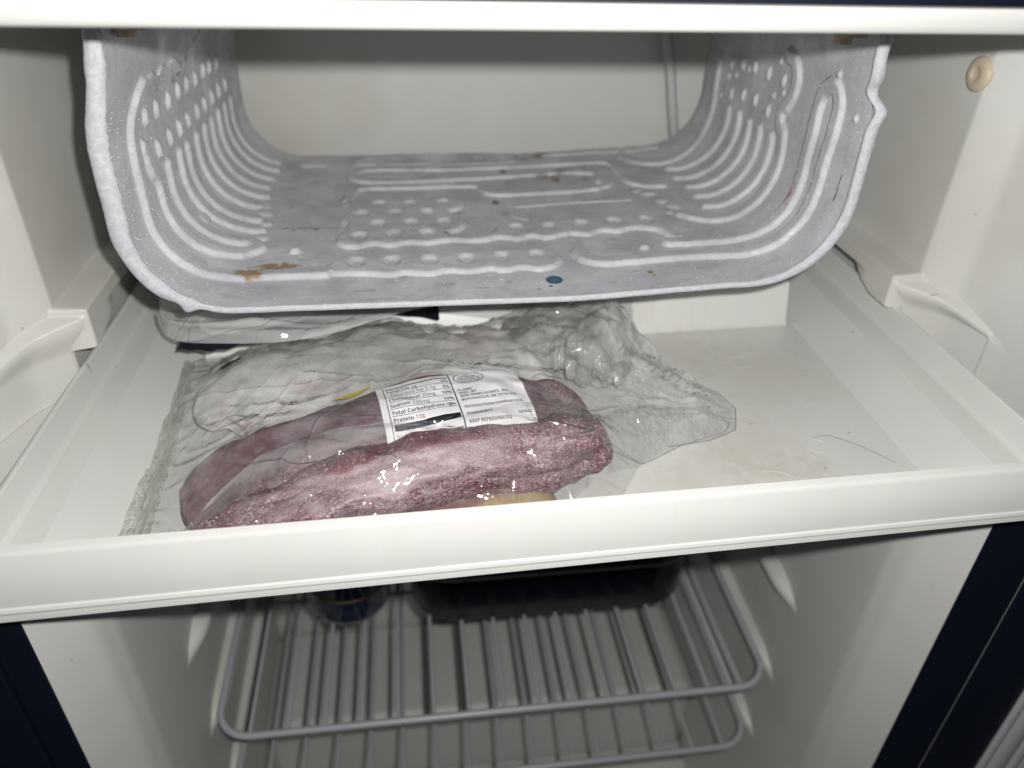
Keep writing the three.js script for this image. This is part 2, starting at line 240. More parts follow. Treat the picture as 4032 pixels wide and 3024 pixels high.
for (let i = 0; i < 12; i++) stain.push([412.5 + i * 1.05, 12.4 - i * 0.06, 0.75, 0.55, lin(0.02, 0.02, 0.025), 1]);
for (let i = 0; i < 13; i++) stain.push([20 + i * 2.2 + 1.6 * hash(i, 3, 1), 170 - i * 7 - 5 * hash(i, 1, 5), 2.2, 4, lin(0.11, 0.11, 0.12), 0.55]);
const stainBins = Array.from({ length: 64 * 32 }, () => []);
for (const q of stain) for (let i = Math.floor((q[0] - q[2] * 1.6) / 8); i <= (q[0] + q[2] * 1.6) / 8; i++) for (let j = Math.floor((q[1] - q[3] * 1.6) / 8); j <= (q[1] + q[3] * 1.6) / 8; j++) if (i >= 0 && i < 64 && j >= 0 && j < 32) stainBins[j * 64 + i].push(q);
const plateMap = tex(1700, 714, (u, v) => {
  const s = u * LEN * 1000, d = v * DEP * 1000, side = Math.max(smooth(140, 70, s), smooth(352, 430, s));
  let c = lin(0.51, 0.517, 0.54); const n = fbm2(s * 0.09, d * 0.09, 1, 4) - 0.5, g = noise(s * 3.1, d * 3.1, 4) - 0.5, g2 = noise(s * 1.2, d * 1.2, 14) - 0.5;
  c = c.map((q) => q * (1 + 0.16 * n + (0.04 + 0.07 * side) * g + 0.05 * g2));
  const fr = fbm2(s * 0.05 + 4, d * 0.05, 6, 4); c = mixc(c, lin(0.66, 0.665, 0.69), clamp((fr - 0.49) * 3.0) * (0.45 + 0.4 * side) + side * 0.08);
  const sm = fbm2(s * 0.12, d * 0.3, 21, 4); if (sm > 0.6) c = mixc(c, lin(0.32, 0.32, 0.335), clamp((sm - 0.6) * 3) * (1 - side) * 0.6);
  const near = stainBins[Math.floor(d / 8) * 64 + Math.floor(s / 8)]; if (!near.length) return c;
  const wob = 2.4 * (fbm2(s * 0.45, d * 0.45, 3, 3) - 0.5);
  for (const [cs, cd, a, b, col, k] of near) { const blue = col[2] > col[0] * 1.5, q = Math.hypot((s - cs) / a, (d - cd) / b) + (blue ? 0 : wob * 0.55); if (q < 1.05) c = mixc(c, col, k * smooth(1.05, blue ? 0.9 : 0.45, q) * (blue ? 0.85 + 0.15 * smooth(0.3, 0.8, q) : clamp(0.45 + 0.9 * fbm2(s * 1.3, d * 0.7, 31, 3)))); }
  return c;
});
plateMap.wrapS = plateMap.wrapT = THREE.ClampToEdgeWrapping;
const plateRough = tex(850, 357, (u, v) => { const s = u * LEN * 1000, d = v * DEP * 1000, k = clamp(0.28 + 1.5 * (fbm2(s * 0.045 + 2, d * 0.06, 61, 4) - 0.34) + 0.12 * (noise(s * 1.4, d * 1.4, 8) - 0.5), 0.16, 0.8); return [k, k, k]; }, false);
plateRough.wrapS = plateRough.wrapT = THREE.ClampToEdgeWrapping;
const plateMat = std({ map: plateMap, roughness: 1, roughnessMap: plateRough, metalness: 0.0 });
const frostGrain = tex(512, 512, (u, v) => { const n = fbm2(u * 30, v * 30, 3, 4), f = noise(u * 230, v * 230, 5); return lin(0.52, 0.525, 0.555).map((q) => q * (0.92 + 0.16 * n + 0.10 * (f - 0.5))); });
const frostMat = std({ map: frostGrain, roughness: 0.8, bumpMap: frostGrain, bumpScale: 0.00022 });
const evap = thing('evaporator_plate', 'grey frosted metal cooling plate bent in a U with raised channels, hanging above the tray', 'cooling plate', [-0.008, -0.155, -0.17]);
{
  const sTop = (YT - YTOP), NU = 980, NV = 380;
  const edge = (s, d) => { // front outline: shallow notch on the right, waviness on the left
    return 0;
  };
  const at = (s, d, off) => { const [x, y, nx, ny] = prof(s); return [x + nx * off + SHIFT * d / DEP, y + ny * off, Z0 - d]; };
  const notch = (s) => 0.004 * Math.exp(-Math.pow((s * 1000 - 462) / 4.5, 2));
  const g = grid(NU, NV, (u, v) => { const s = lerp(sTop, LEN - sTop, u), c0 = notch(s), d = lerp(c0, DEP, v); return at(s, d, relief(s * 1000, d * 1000) / 1000); }, true, (u, v) => [lerp(sTop, LEN - sTop, u) / LEN, v]);
  part(evap, 'channel_plate', g, plateMat);
  // outer skin and the rear edge of the sheet
  part(evap, 'outer_skin', grid(200, 40, (u, v) => at(lerp(sTop, LEN - sTop, u), DEP * v, -0.0016), false), plateMat);
  part(evap, 'rear_edge', grid(200, 2, (u, v) => { const s = lerp(sTop, LEN - sTop, u); return at(s, DEP, lerp(-0.0016, relief(s * 1000, DEP * 1000) / 1000, v)); }), plateMat);
  // frost grown round the front edge
  part(evap, 'frost_rim', grid(1400, 30, (u, v) => {
    const s = lerp(sTop - 0.0005, LEN - sTop + 0.0005, u), mm = s * 1000, a = v * Math.PI * 2;
    const left = smooth(128, 100, mm), right = smooth(352, 400, mm), drip = Math.exp(-Math.pow((mm - 121) / 2.6, 2));
    let r = 0.0011 + 0.0017 * left * (0.75 + 0.25 * smooth(30, 48, mm)) + 0.0009 * right + 0.0011 * left * (fbm2(mm * 0.08, 1.7, 2, 2) - 0.45) + 0.0016 * drip;
    r *= 1 + 0.14 * (noise(mm * 0.16, Math.cos(a) * 2 + 4, Math.sin(a) * 2) - 0.5) + 0.05 * (noise(mm * 1.1, Math.cos(a) * 5 + 4, Math.sin(a) * 5) - 0.5) + 0.06 * (noise(mm * 2.9, Math.cos(a) * 9 + 4, Math.sin(a) * 9) - 0.5);
    const bump = right * 0.0026 * Math.exp(-Math.pow((mm - 455) / 4, 2)), ends = Math.sqrt(clamp(Math.min(u, 1 - u) * 120)); r *= ends;
    const [x, y, nx, ny] = prof(s), o = -0.0008 - 0.0021 * left - 0.0010 * drip - bump + r * 1.25 * Math.cos(a);
    return [x + nx * o, y + ny * o, Z0 - notch(s) + 0.0006 + r * 0.95 * Math.sin(a)];
  }, true, (u, v) => [u * 12, v * 0.5]), frostMat);
  // rubber spacers at the ceiling, refrigerant pipe behind
  for (const [x, z] of [[-0.1395, -0.078], [0.1235, -0.073]]) { const c = new THREE.CylinderGeometry(0.0062, 0.0062, 0.026, 24); c.translate(x, -0.0323, z); const m = part(evap, 'spacer', c, beigeMat); const k = new THREE.CylinderGeometry(0.0035, 0.0035, 0.003, 16); k.translate(x - 0.003, -0.0463, z + 0.001); part(m, 'spacer_screw', k, beigeMat); }
  for (const [x, z] of [[-0.147, -0.18], [0.140, -0.18]]) part(evap, 'hanger', box(x - 0.004, x + 0.004, -0.043, -0.0185, z - 0.01, z + 0.01, 0.001), beigeMat);
  part(evap, 'refrigerant_pipe', tube([[0.106, -0.024, -0.291], [0.1135, -0.050, -0.289], [0.1210, -0.079, -0.288], [0.1262, -0.0990, -0.288], [0.1308, -0.1223, -0.288], [0.1362, -0.1470, -0.288], [0.1375, -0.156, -0.280]], 0.0033, { seg: 60, rad: 14 }), std({ color: C(0.50, 0.50, 0.49), roughness: 0.45 }));
  part(evap, 'refrigerant_pipe', tube([[0.150, -0.060, -0.27], [0.140, -0.045, -0.288], [0.122, -0.035, -0.291], [0.105, -0.030, -0.291]], 0.0014, { seg: 40, rad: 8 }), wireMat);
  // sparkling ice crystals too small to pick apart
  const rnd = rng(5), crystal = new THREE.OctahedronGeometry(0.00028, 0), N = 2800, ice = new THREE.InstancedMesh(crystal, phy({ color: C(0.8, 0.8, 0.82), roughness: 0.06, ior: 1.5, specularIntensity: 1, clearcoat: 1, clearcoatRoughness: 0.03 }), N);
  const M = new THREE.Matrix4(), Q = new THREE.Quaternion(), E = new THREE.Euler();
  for (let i = 0; i < N; i++) {
    let s, d; const k = rnd(); if (k < 0.42) { s = lerp(38, 128, rnd()); d = Math.pow(rnd(), 1.6) * 150; } else if (k < 0.74) { s = lerp(345, 458, rnd()); d = Math.pow(rnd(), 1.6) * 170; } else { s = lerp(120, 350, rnd()); d = Math.pow(rnd(), 1.3) * 120; }
    const p = at(s / 1000, d / 1000, relief(s, d) / 1000 + 0.0001), z = lerp(0.3, 1.15, Math.pow(rnd(), 3));
    E.set(rnd() * 6.3, rnd() * 6.3, rnd() * 6.3); Q.setFromEuler(E); M.compose(vec(p).sub(evap.position), Q, new THREE.Vector3(z, z * lerp(0.5, 1, rnd()), z)); ice.setMatrixAt(i, M);
  }
  ice.name = 'ice_crystals'; ice.userData.kind = 'stuff'; evap.add(ice);
}

// ---------------------------------------------------------------- drip tray
const TILT = 1.93 * Math.PI / 180, TURN = -0.85 * Math.PI / 180, TC = new THREE.Vector3(-0.0018, -0.1843, -0.02);
const tray = thing('drip_tray', 'shallow white plastic drip tray pulled forward below the cooling plate', 'tray', TC.toArray());
tray.rotation.set(0, TURN, TILT);
const floorY = (x, z) => TC.y - 0.0245 + Math.tan(TILT) * (x - TC.x);
{
  const lp = (name, g, m, parent = tray) => { const o = new THREE.Mesh(g, m); o.name = name; o.castShadow = o.receiveShadow = true; parent.add(o); return o; };
  const zF = 0.049, zB = -0.185, HW = 0.2042;
  // cross-section (distance from the middle, height) swept from front to back
  const half = [[0.2008, -0.006], [0.2008, -0.0006], [0.2004, 0.0], [0.1992, 0.0], [0.1986, -0.0006], [0.1964, -0.0105], [0.1956, -0.0119], [0.1944, -0.0124], [0.1851, -0.0126], [0.1834, -0.0130], [0.1816, -0.0140], [0.1638, -0.0236], [0.1618, -0.0243], [0.1586, -0.0245]];
  const under = [[0.1566, -0.0265], [0.1621, -0.0262], [0.1826, -0.0150], [0.1971, -0.0142], [0.1996, -0.008]];
  const outline = [...half.map(([x, y]) => [x, y]), ...half.slice().reverse().map(([x, y]) => [-x, y]), ...under.slice().reverse().map(([x, y]) => [-x, y]), ...under];
  const sh = new THREE.Shape(outline.map(([x, y]) => new THREE.Vector2(x, y)));
  const stainT = tex(1024, 640, (u, v) => {
    const x = lerp(-0.21, 0.21, u), z = lerp(-0.2, 0.06, v); let c = lin(0.650, 0.647, 0.617).map((q) => q * (1 + 0.03 * (fbm2(u * 20, v * 14, 2, 4) - 0.5)));
    const wb = 0.9 * (fbm2(x * 260, z * 260, 7, 4) - 0.5), dirt = (cx, cz, r, k, col) => { const q = Math.hypot(x - cx, (z - cz)) / r + wb; if (q < 1) c = mixc(c, col, k * smooth(1, 0.2, q)); };
    dirt(0.098, -0.024, 0.030, 0.11, lin(0.36, 0.29, 0.18)); dirt(0.075, -0.012, 0.030, 0.11, lin(0.34, 0.27, 0.16)); dirt(0.11, -0.002, 0.026, 0.14, lin(0.36, 0.29, 0.18)); dirt(0.125, -0.085, 0.05, 0.15, lin(0.40, 0.37, 0.29)); dirt(0.09, -0.11, 0.035, 0.14, lin(0.40, 0.37, 0.29)); dirt(0.05, 0.0, 0.03, 0.10, lin(0.40, 0.34, 0.23));
    const [a, , id] = cells(u * 40, v * 25); if (id > 0.965 && a < 0.06) c = mixc(c, lin(0.2, 0.17, 0.12), 0.5);
    return c;
  });
  const trayTex = std({ map: stainT, roughness: 0.36, bumpMap: fineBump, bumpScale: 0.00003 });
  const uvTray = (g) => { const p = g.attributes.position, uv = new Float32Array(p.count * 2); for (let i = 0; i < p.count; i++) { uv[i * 2] = (p.array[i * 3] + 0.21) / 0.42; uv[i * 2 + 1] = (p.array[i * 3 + 2] + TC.z + 0.2) / 0.26; } g.setAttribute('uv', new THREE.BufferAttribute(uv, 2)); return g; };
  let g = new THREE.ExtrudeGeometry(sh, { depth: (zF - 0.002) - zB, bevelEnabled: false, curveSegments: 1 }); g.translate(0, 0, zB); lp('tray_basin', uvTray(toCreasedNormals(g, 0.22)), trayTex);
  // raised step at the back
  const st = extrudeX([[zB + 0.001, -0.0240], [zB + 0.001, -0.001], [-0.1185, -0.001], [-0.1168, -0.0015], [-0.1158, -0.003], [-0.1125, -0.0215], [-0.1112, -0.0235], [-0.109, -0.0243]], -0.1585, 0.1585, 0.8); lp('back_step', uvTray(st), trayTex);
  // front face: rounded top edge, tall apron, bead along the bottom
  const fr = [[zF - 0.0065, -0.0245], [zF - 0.0052, -0.004], [zF - 0.0048, -0.0008], [zF - 0.0040, 0.0], ...arc(zF - 0.0016, -0.0019, 0.0019, Math.PI / 2, 0, 8), [zF + 0.00035, -0.0030], [zF + 0.0004, -0.0045], [zF + 0.0008, -0.0240], [zF + 0.0008, -0.0248], [zF + 0.0014, -0.0254], [zF + 0.0020, -0.0264], [zF + 0.0018, -0.0274], [zF + 0.0010, -0.0280], [zF + 0.0010, -0.0316], [zF + 0.0004, -0.0322], [zF - 0.0006, -0.0322], [zF - 0.0012, -0.0316], [zF - 0.0018, -0.0262]];
  { const ap = extrudeX(fr, -0.2012, 0.2012, 0.75), q = ap.attributes.position; for (let n = 0; n < q.count; n++) { const y = q.getY(n), k = 1 - 0.215 * clamp((q.getX(n) + 0.19) / 0.38); if (y < -0.006 && q.getZ(n) > zF - 0.002) q.setY(n, -0.006 + (y + 0.006) * k); } lp('front_apron', uvTray(ap), trayTex); }
  // round ejector marks left by the mould
  const ring = (x, y, z, r, h = 0.00035, rz = 0) => { const q = new THREE.TorusGeometry(r, 0.00011, 6, 40); q.rotateX(Math.PI / 2); q.scale(1, 0.9, 1); const m = lp('mould_mark', q, trayTex); m.position.set(x, y, z); m.rotation.z = rz; };
  ring(0.0985, -0.0244, 0.0215, 0.0105); ring(0.127, -0.0244, -0.003, 0.0045); ring(0.1915, -0.01255, 0.034, 0.0040); ring(-0.1925, -0.01255, 0.034, 0.0042); ring(0.1915, -0.01255, -0.058, 0.0040); ring(-0.1925, -0.01255, -0.058, 0.0040); ring(0.118, -0.0244, -0.075, 0.0055); ring(-0.1925, -0.01255, -0.012, 0.004);
}

// ---------------------------------------------------------------- frozen packages
// height fields (world y over x, z) for things lying in the tray
function lump(spine, seed, amp = 0.0012, flat = 0.8) {                         // spine: [x, z, centre height above floor, half height, half depth]
  const c = new THREE.CatmullRomCurve3(spine.map((p) => new THREE.Vector3(p[0], p[2], p[1])), false, 'centripetal');
  const rr = new THREE.CatmullRomCurve3(spine.map((p) => new THREE.Vector3(p[3], p[4], 0)), false, 'centripetal');
  const up = new THREE.Vector3(0, 1, 0);
  const point = (t, a, extra = 0) => {                              // t along, a round
    const e = clamp(t, 0.0005, 0.9995), p = c.getPoint(e), T = c.getTangent(e), r = rr.getPoint(e), side = new THREE.Vector3().crossVectors(T, up).normalize();
    const cap = Math.pow(clamp(1 - Math.pow(Math.abs(2 * t - 1), 7)), 0.5), ca = Math.cos(a), sa = Math.sin(a), pw = flat;
    let rx = r.y * cap, ry = r.x * cap; const q = Math.sign(ca) * Math.pow(Math.abs(ca), pw), w = Math.sign(sa) * Math.pow(Math.abs(sa), pw);
    const n = 1.3 * (fbm(t * 9 + seed, ca * 1.6 + seed, sa * 1.6, 4) - 0.5) + 0.5 * (noise(t * 19 + seed, ca * 3.1, sa * 3.1 + 5) - 0.5) + 1.5 * (noise(t * 5.3 + seed * 3, ca * 0.9 + seed, sa * 0.9) - 0.5), k = 1 + (amp / Math.max(r.x, 0.004)) * n * 2 + extra / Math.max(r.x, 0.004);
    const y = p.y + floorY(p.x, p.z) + ry * w * k;
    return [p.x + side.x * rx * q * k, Math.max(y, floorY(p.x, p.z) + 0.0007), p.z + side.z * rx * q * k];
  };
  const len = c.getLength();
  const geo = grid(150, 72, (u, v) => point(u, v * Math.PI * 2), false, (u, v) => [u * len / 0.16, v * 0.10 / 0.10]);
  return { geo, point, c, rr };
}
// coarse height sampling from geometry
const GX0 = -0.20, GX1 = 0.13, GZ0 = -0.175, GZ1 = 0.032, CELL = 0.001, GN = Math.round((GX1 - GX0) / CELL), GM = Math.round((GZ1 - GZ0) / CELL);
function newField(f) { const a = new Float32Array((GN + 1) * (GM + 1)); for (let j = 0; j <= GM; j++) for (let i = 0; i <= GN; i++) a[j * (GN + 1) + i] = f(GX0 + i * CELL, GZ0 + j * CELL); return a; }
function rise(field, geo) {                                        // field = max(field, top of the mesh)
  const p = geo.attributes.position.array, ix = geo.index.array;
  for (let t = 0; t < ix.length; t += 3) {
    const a = ix[t] * 3, b = ix[t + 1] * 3, c = ix[t + 2] * 3, x0 = Math.min(p[a], p[b], p[c]), x1 = Math.max(p[a], p[b], p[c]), z0 = Math.min(p[a + 2], p[b + 2], p[c + 2]), z1 = Math.max(p[a + 2], p[b + 2], p[c + 2]);
    const det = (p[b + 2] - p[c + 2]) * (p[a] - p[c]) + (p[c] - p[b]) * (p[a + 2] - p[c + 2]); if (Math.abs(det) < 1e-14) continue;
    for (let j = Math.max(0, Math.ceil((z0 - GZ0) / CELL)); j <= Math.min(GM, Math.floor((z1 - GZ0) / CELL)); j++) for (let i = Math.max(0, Math.ceil((x0 - GX0) / CELL)); i <= Math.min(GN, Math.floor((x1 - GX0) / CELL)); i++) {
      const x = GX0 + i * CELL, z = GZ0 + j * CELL, w0 = ((p[b + 2] - p[c + 2]) * (x - p[c]) + (p[c] - p[b]) * (z - p[c + 2])) / det, w1 = ((p[c + 2] - p[a + 2]) * (x - p[c]) + (p[a] - p[c]) * (z - p[c + 2])) / det, w2 = 1 - w0 - w1;
      if (w0 < -1e-4 || w1 < -1e-4 || w2 < -1e-4) continue;
      const y = w0 * p[a + 1] + w1 * p[b + 1] + w2 * p[c + 1], n = j * (GN + 1) + i; if (y > field[n]) field[n] = y;
    }
  }
  return field;
}
const sample = (f, x, z) => { const u = clamp((x - GX0) / CELL, 0, GN - 1e-3), v = clamp((z - GZ0) / CELL, 0, GM - 1e-3), i = Math.floor(u), j = Math.floor(v), a = u - i, b = v - j, n = j * (GN + 1) + i; return lerp(lerp(f[n], f[n + 1], a), lerp(f[n + GN + 1], f[n + GN + 2], a), b); };
function drape(base, outline, { iters = 60, gap = 0.0009, wrinkle = 0.0006, seed = 1, edge = 0.0007, dir = 0, crumple, tip, tight = 0.3 } = {}) {   // a film stretched over what lies below, fixed at its outline
  const h = new Float32Array(base.length), fixed = new Uint8Array(base.length), outl = [...outline, outline[0]];
  const dist = new Float32Array(base.length);
  for (let j = 0, n = 0; j <= GM; j++) for (let i = 0; i <= GN; i++, n++) { const x = GX0 + i * CELL, z = GZ0 + j * CELL, ins = inside(x, z, outl); dist[n] = ins ? segDist(x, z, outl) : -segDist(x, z, outl); fixed[n] = dist[n] < 0.0012 ? 1 : 0; h[n] = base[n] + (fixed[n] ? edge : gap); }
  const lo = h.slice(), W = GN + 1;
  for (let k = 0; k < iters; k++) for (let j = 1; j < GM; j++) for (let i = 1; i < GN; i++) { const n = j * W + i; if (!fixed[n]) { const a = (h[n - 1] + h[n + 1] + h[n - W] + h[n + W]) / 4; h[n] = Math.max(lo[n], a + (a - h[n]) * 0.6); } }
  const ca = Math.cos(dir), sa = Math.sin(dir);
  for (let j = 0, n = 0; j <= GM; j++) for (let i = 0; i <= GN; i++, n++) if (dist[n] > 0) {
    const x = (GX0 + i * CELL) * 1000, z = (GZ0 + j * CELL) * 1000, u = x * ca + z * sa, v = -x * sa + z * ca, free = smooth(0.0004, 0.004, h[n] - lo[n]);
    const wu = u + 9 * (fbm2(x * 0.05, z * 0.05, seed + 3, 2) - 0.5), wv = v + 9 * (fbm2(x * 0.05, z * 0.05, seed + 8, 2) - 0.5);
    const a = Math.pow(ridged(wu * 0.028, wv * 0.13, seed), 6) * 1.5, b = Math.pow(ridged(wu * 0.07 + 5, wv * 0.05, seed + 2), 8) * 1.4, c = fbm2(x * 0.28, z * 0.28, seed + 5, 3) - 0.5;
    if (crumple) { const k = crumple(GX0 + i * CELL, GZ0 + j * CELL) * smooth(0, 0.008, dist[n]); if (k > 0) { const c1 = cells(wu * 0.055 + 3, wv * 0.07), c2 = cells(wu * 0.13, wv * 0.15); h[n] += k * (0.0075 * (0.8 - c1[0]) + 0.0016 * (0.6 - c2[0])); } }
    if (tip) { const dx = x - tip[0] * 1000, dz = z - tip[1] * 1000, rr = Math.hypot(dx, dz), an = Math.atan2(dz, dx); if (rr < 95) h[n] += smooth(95, 45, rr) * smooth(2, 18, rr) * smooth(0, 0.005, dist[n]) * (0.0020 * Math.pow(ridged(an * 4.2 + 0.02 * rr, rr * 0.012, seed + 1), 7) + 0.0010 * Math.pow(ridged(an * 9 + 5, rr * 0.03, seed + 6), 9)); }
    h[n] += wrinkle * (a * 1.1 + b * 0.7 + c * 0.5) * (tight + 0.9 * free) * smooth(0, 0.006, dist[n]);
  }
  return { h, dist };
}
function filmGeo({ h, dist }, margin = 0) {                         // mesh of the cells inside the outline, uv in the tray plane
  const W = GN + 1, map = new Int32Array(h.length).fill(-1), pos = [], uv = [], idx = [];
  const v = (n) => { if (map[n] < 0) { map[n] = pos.length / 3; const i = n % W, j = (n - i) / W; let x = GX0 + i * CELL, z = GZ0 + j * CELL; if (dist[n] < 0 && i > 0 && j > 0 && i < GN && j < GM) { const gx = (dist[n + 1] - dist[n - 1]) / (2 * CELL), gz = (dist[n + W] - dist[n - W]) / (2 * CELL), l = Math.hypot(gx, gz) || 1; x -= gx / l * dist[n]; z -= gz / l * dist[n]; } pos.push(x, h[n], z); uv.push((x - GX0) / (GX1 - GX0), (z - GZ0) / (GZ1 - GZ0)); } return map[n]; };
  for (let j = 0; j < GM; j++) for (let i = 0; i < GN; i++) { const a = j * W + i, b = a + 1, c = a + W, d = c + 1; if (Math.max(dist[a], dist[b], dist[c], dist[d]) > 0) idx.push(v(a), v(c), v(b), v(b), v(c), v(d)); }
  const g = new THREE.BufferGeometry(); g.setAttribute('position', new THREE.Float32BufferAttribute(pos, 3)); g.setAttribute('uv', new THREE.Float32BufferAttribute(uv, 2)); g.setIndex(idx); g.computeVertexNormals(); return g;
}
// meat colours: dark red flesh under a broken crust of frost; x and y in millimetres along and round the lump
function crackle(x, y, seed) { const wx = x + 1.6 * (fbm2(x * 0.35, y * 0.35, seed, 2) - 0.5), wy = y + 1.6 * (fbm2(x * 0.35 + 9, y * 0.35, seed + 1, 2) - 0.5); const a = ridged(wx * 1.05, wy * 1.05, seed * 10), b = ridged(wx * 2.3 + 4, wy * 2.3, seed * 10 + 3); return clamp(Math.max(smooth(0.70, 0.95, a), 0.9 * smooth(0.66, 0.93, b))); }
function meatTex(seed, hoarAt, w, h) {
  return tex(w, h, (u, v) => {
    const x = u * 160, y = v * 100, big = fbm2(x * 0.035 + seed, y * 0.05, seed, 3), mid = fbm2(x * 0.16, y * 0.16, seed + 4, 3), spk = noise(x * 4.2, y * 4.2, seed + 3), fine = noise(x * 1.9, y * 1.9, seed + 7);
    let flesh = mixc(lin(0.075, 0.016, 0.026), lin(0.165, 0.036, 0.050), mid);
    const { hoar, crust, dark, haze } = hoarAt(u, v, big, mid);
    const pale = mixc(lin(0.205, 0.145, 0.160), lin(0.38, 0.310, 0.325), 0.6 * spk + 0.4 * fine);
    let c = mixc(pale, flesh, clamp(crackle(x, y, seed) * crust + (1 - crust) * 0.25 * (1 - hoar) + dark * (0.7 + 0.5 * (mid - 0.5)) + 0.5 * clamp((0.44 - big) * 6) * (1 - hoar)));
    c = mixc(c, mixc(lin(0.39, 0.285, 0.300), lin(0.47, 0.345, 0.345), mid), hoar * (0.62 + 0.45 * (spk - 0.5)) * (1 - 0.7 * dark));
    c = mixc(c, lin(0.20, 0.168, 0.188), haze); return c.map((q) => q * (0.90 + 0.20 * spk));
  });
}
const rollFrost = (u, v, big, mid) => {                            // smooth hoar along the crest, crackled crust below it and towards the right end
  const a = v > 0.6 ? v - 1 : v, crest = smooth(0.05, 0.12, a + 0.12 * (mid - 0.5)) * smooth(0.31, 0.24, a + 0.10 * (mid - 0.5)), along = smooth(0.16, 0.28, u) * smooth(0.78, 0.60, u + 0.25 * (big - 0.5));
  const red = smooth(0.235, 0.265, a + 0.08 * (mid - 0.5)) * smooth(0.36, 0.32, a) * smooth(0.30, 0.38, u) * smooth(0.62, 0.54, u);
  const patch = smooth(0.47, 0.60, big + 0.35 * (mid - 0.5)); return { hoar: clamp(crest * along * (0.30 + 0.75 * patch)), crust: clamp(1.05 - 0.75 * crest * along * patch), dark: clamp(red * 0.95 + 0.55 * clamp((0.47 - big) * 7) * (0.4 + mid) + smooth(0.22, 0.08, u) * 0.75 * clamp((mid - 0.40) * 5)), haze: 0.10 * clamp(mid) };
};
const slabFrost = (u, v, big, mid) => {                            // dull purple with wisps, a crackled patch at the right end
  const a = v > 0.6 ? v - 1 : v, right = smooth(0.78, 0.88, u), w = ridged(u * 26 + 3 * mid, v * 24 + 4 * big, 3), low = smooth(0.14, 0.08, a + 0.10 * (mid - 0.5)) * smooth(0.60, 0.45, u);
  return { hoar: clamp(0.05 + 0.30 * Math.pow(w, 6) + low * 0.45 + 0.25 * smooth(0.2, 0.05, u)), crust: clamp(0.12 + right * 0.9), dark: clamp(0.80 * (1 - right) * (1 - 0.8 * low) * (0.75 + 0.9 * (0.55 - big)) + 0.7 * clamp((mid - 0.6) * 5) * low), haze: 0.30 * (1 - 0.6 * right) + 0.16 * w };
};
const crinkle = tex(1320, 828, (u, v) => {                         // creases of thin film, as relief
  const x = u * 330, y = v * 207, wx = x + 14 * (fbm2(x * 0.03, y * 0.03, 2, 3) - 0.5), wy = y + 14 * (fbm2(x * 0.03 + 5, y * 0.03, 6, 3) - 0.5);
  const a = Math.pow(ridged(wx * 0.016 + wy * 0.008, wy * 0.055 - wx * 0.016, 1), 30), b = Math.pow(ridged(wx * 0.034 - wy * 0.02, wy * 0.022 + wx * 0.028, 4), 34), d = fbm2(x * 0.06, y * 0.06, 5, 2), c = fbm2(x * 0.45, y * 0.45, 9, 2) * smooth(0.52, 0.66, d);
  const k = clamp(0.5 * a + 0.4 * b + 0.22 * c + 0.15 * d); return [k, k, k];
}, false);
const film = (o) => phy({ color: C(0.9, 0.9, 0.88), transmission: 0.86, thickness: 0, roughness: 0.07, ior: 1.5, side: THREE.DoubleSide, bumpMap: crinkle, bumpScale: 0.0011, ...o });
const floorField = () => newField((x, z) => floorY(x, z));

// rear package: pale frosted lump with a bulging twisted end
const paleTex = tex(768, 480, (u, v) => {
  const x = u * 160, y = v * 100, n = fbm2(x * 0.06, y * 0.06, 3, 4), m = fbm2(x * 0.3, y * 0.3, 5, 3), f = noise(x * 2.4, y * 2.4, 2);
  let c = mixc(lin(0.56, 0.56, 0.54), lin(0.70, 0.70, 0.685), m); c = mixc(c, lin(0.54, 0.45, 0.445), clamp((n - 0.50) * 3)); return c.map((q) => q * (0.96 + 0.08 * f));
});
const rearPack = thing('frozen_pack', 'pale frosted bag of frozen meat with a twisted end, lying behind the labelled pack', 'frozen food', [-0.06, -0.21, -0.09]);
const E1 = lump([[-0.150, -0.072, 0.007, 0.006, 0.016], [-0.128, -0.080, 0.0095, 0.0095, 0.025], [-0.085, -0.082, 0.0108, 0.0112, 0.029], [-0.04, -0.081, 0.0108, 0.0112, 0.029], [-0.004, -0.084, 0.0105, 0.0105, 0.024], [0.018, -0.088, 0.008, 0.007, 0.017]], 3.1, 0.0024);
part(rearPack, 'frozen_meat', E1.geo, std({ map: paleTex, roughness: 0.55, bumpMap: paleTex, bumpScale: 0.0004 }));
const greyTex = tex(512, 512, (u, v) => { const x = u * 60, y = v * 60, n = fbm2(x * 0.12, y * 0.12, 3, 4), [a, b] = cells(x * 0.8, y * 0.8), f = noise(x * 3, y * 3, 6); let c = mixc(lin(0.27, 0.265, 0.25), lin(0.42, 0.415, 0.40), n + 0.3 * (f - 0.5)); c = mixc(c, lin(0.52, 0.51, 0.50), clamp(smooth(0.25, 0.05, b - a) * (n - 0.35) * 1.6)); return c; });
const E2 = lump([[-0.004, -0.098, 0.010, 0.010, 0.018], [0.014, -0.104, 0.0120, 0.0125, 0.020], [0.030, -0.102, 0.0145, 0.0150, 0.022], [0.043, -0.094, 0.0150, 0.0155, 0.022], [0.052, -0.088, 0.012, 0.0125, 0.018], [0.058, -0.085, 0.007, 0.007, 0.010]], 7.7, 0.0036);
part(rearPack, 'frozen_bulge', E2.geo, phy({ map: greyTex, roughness: 0.35, bumpMap: greyTex, bumpScale: 0.00015, clearcoat: 0.5, clearcoatRoughness: 0.12 }));

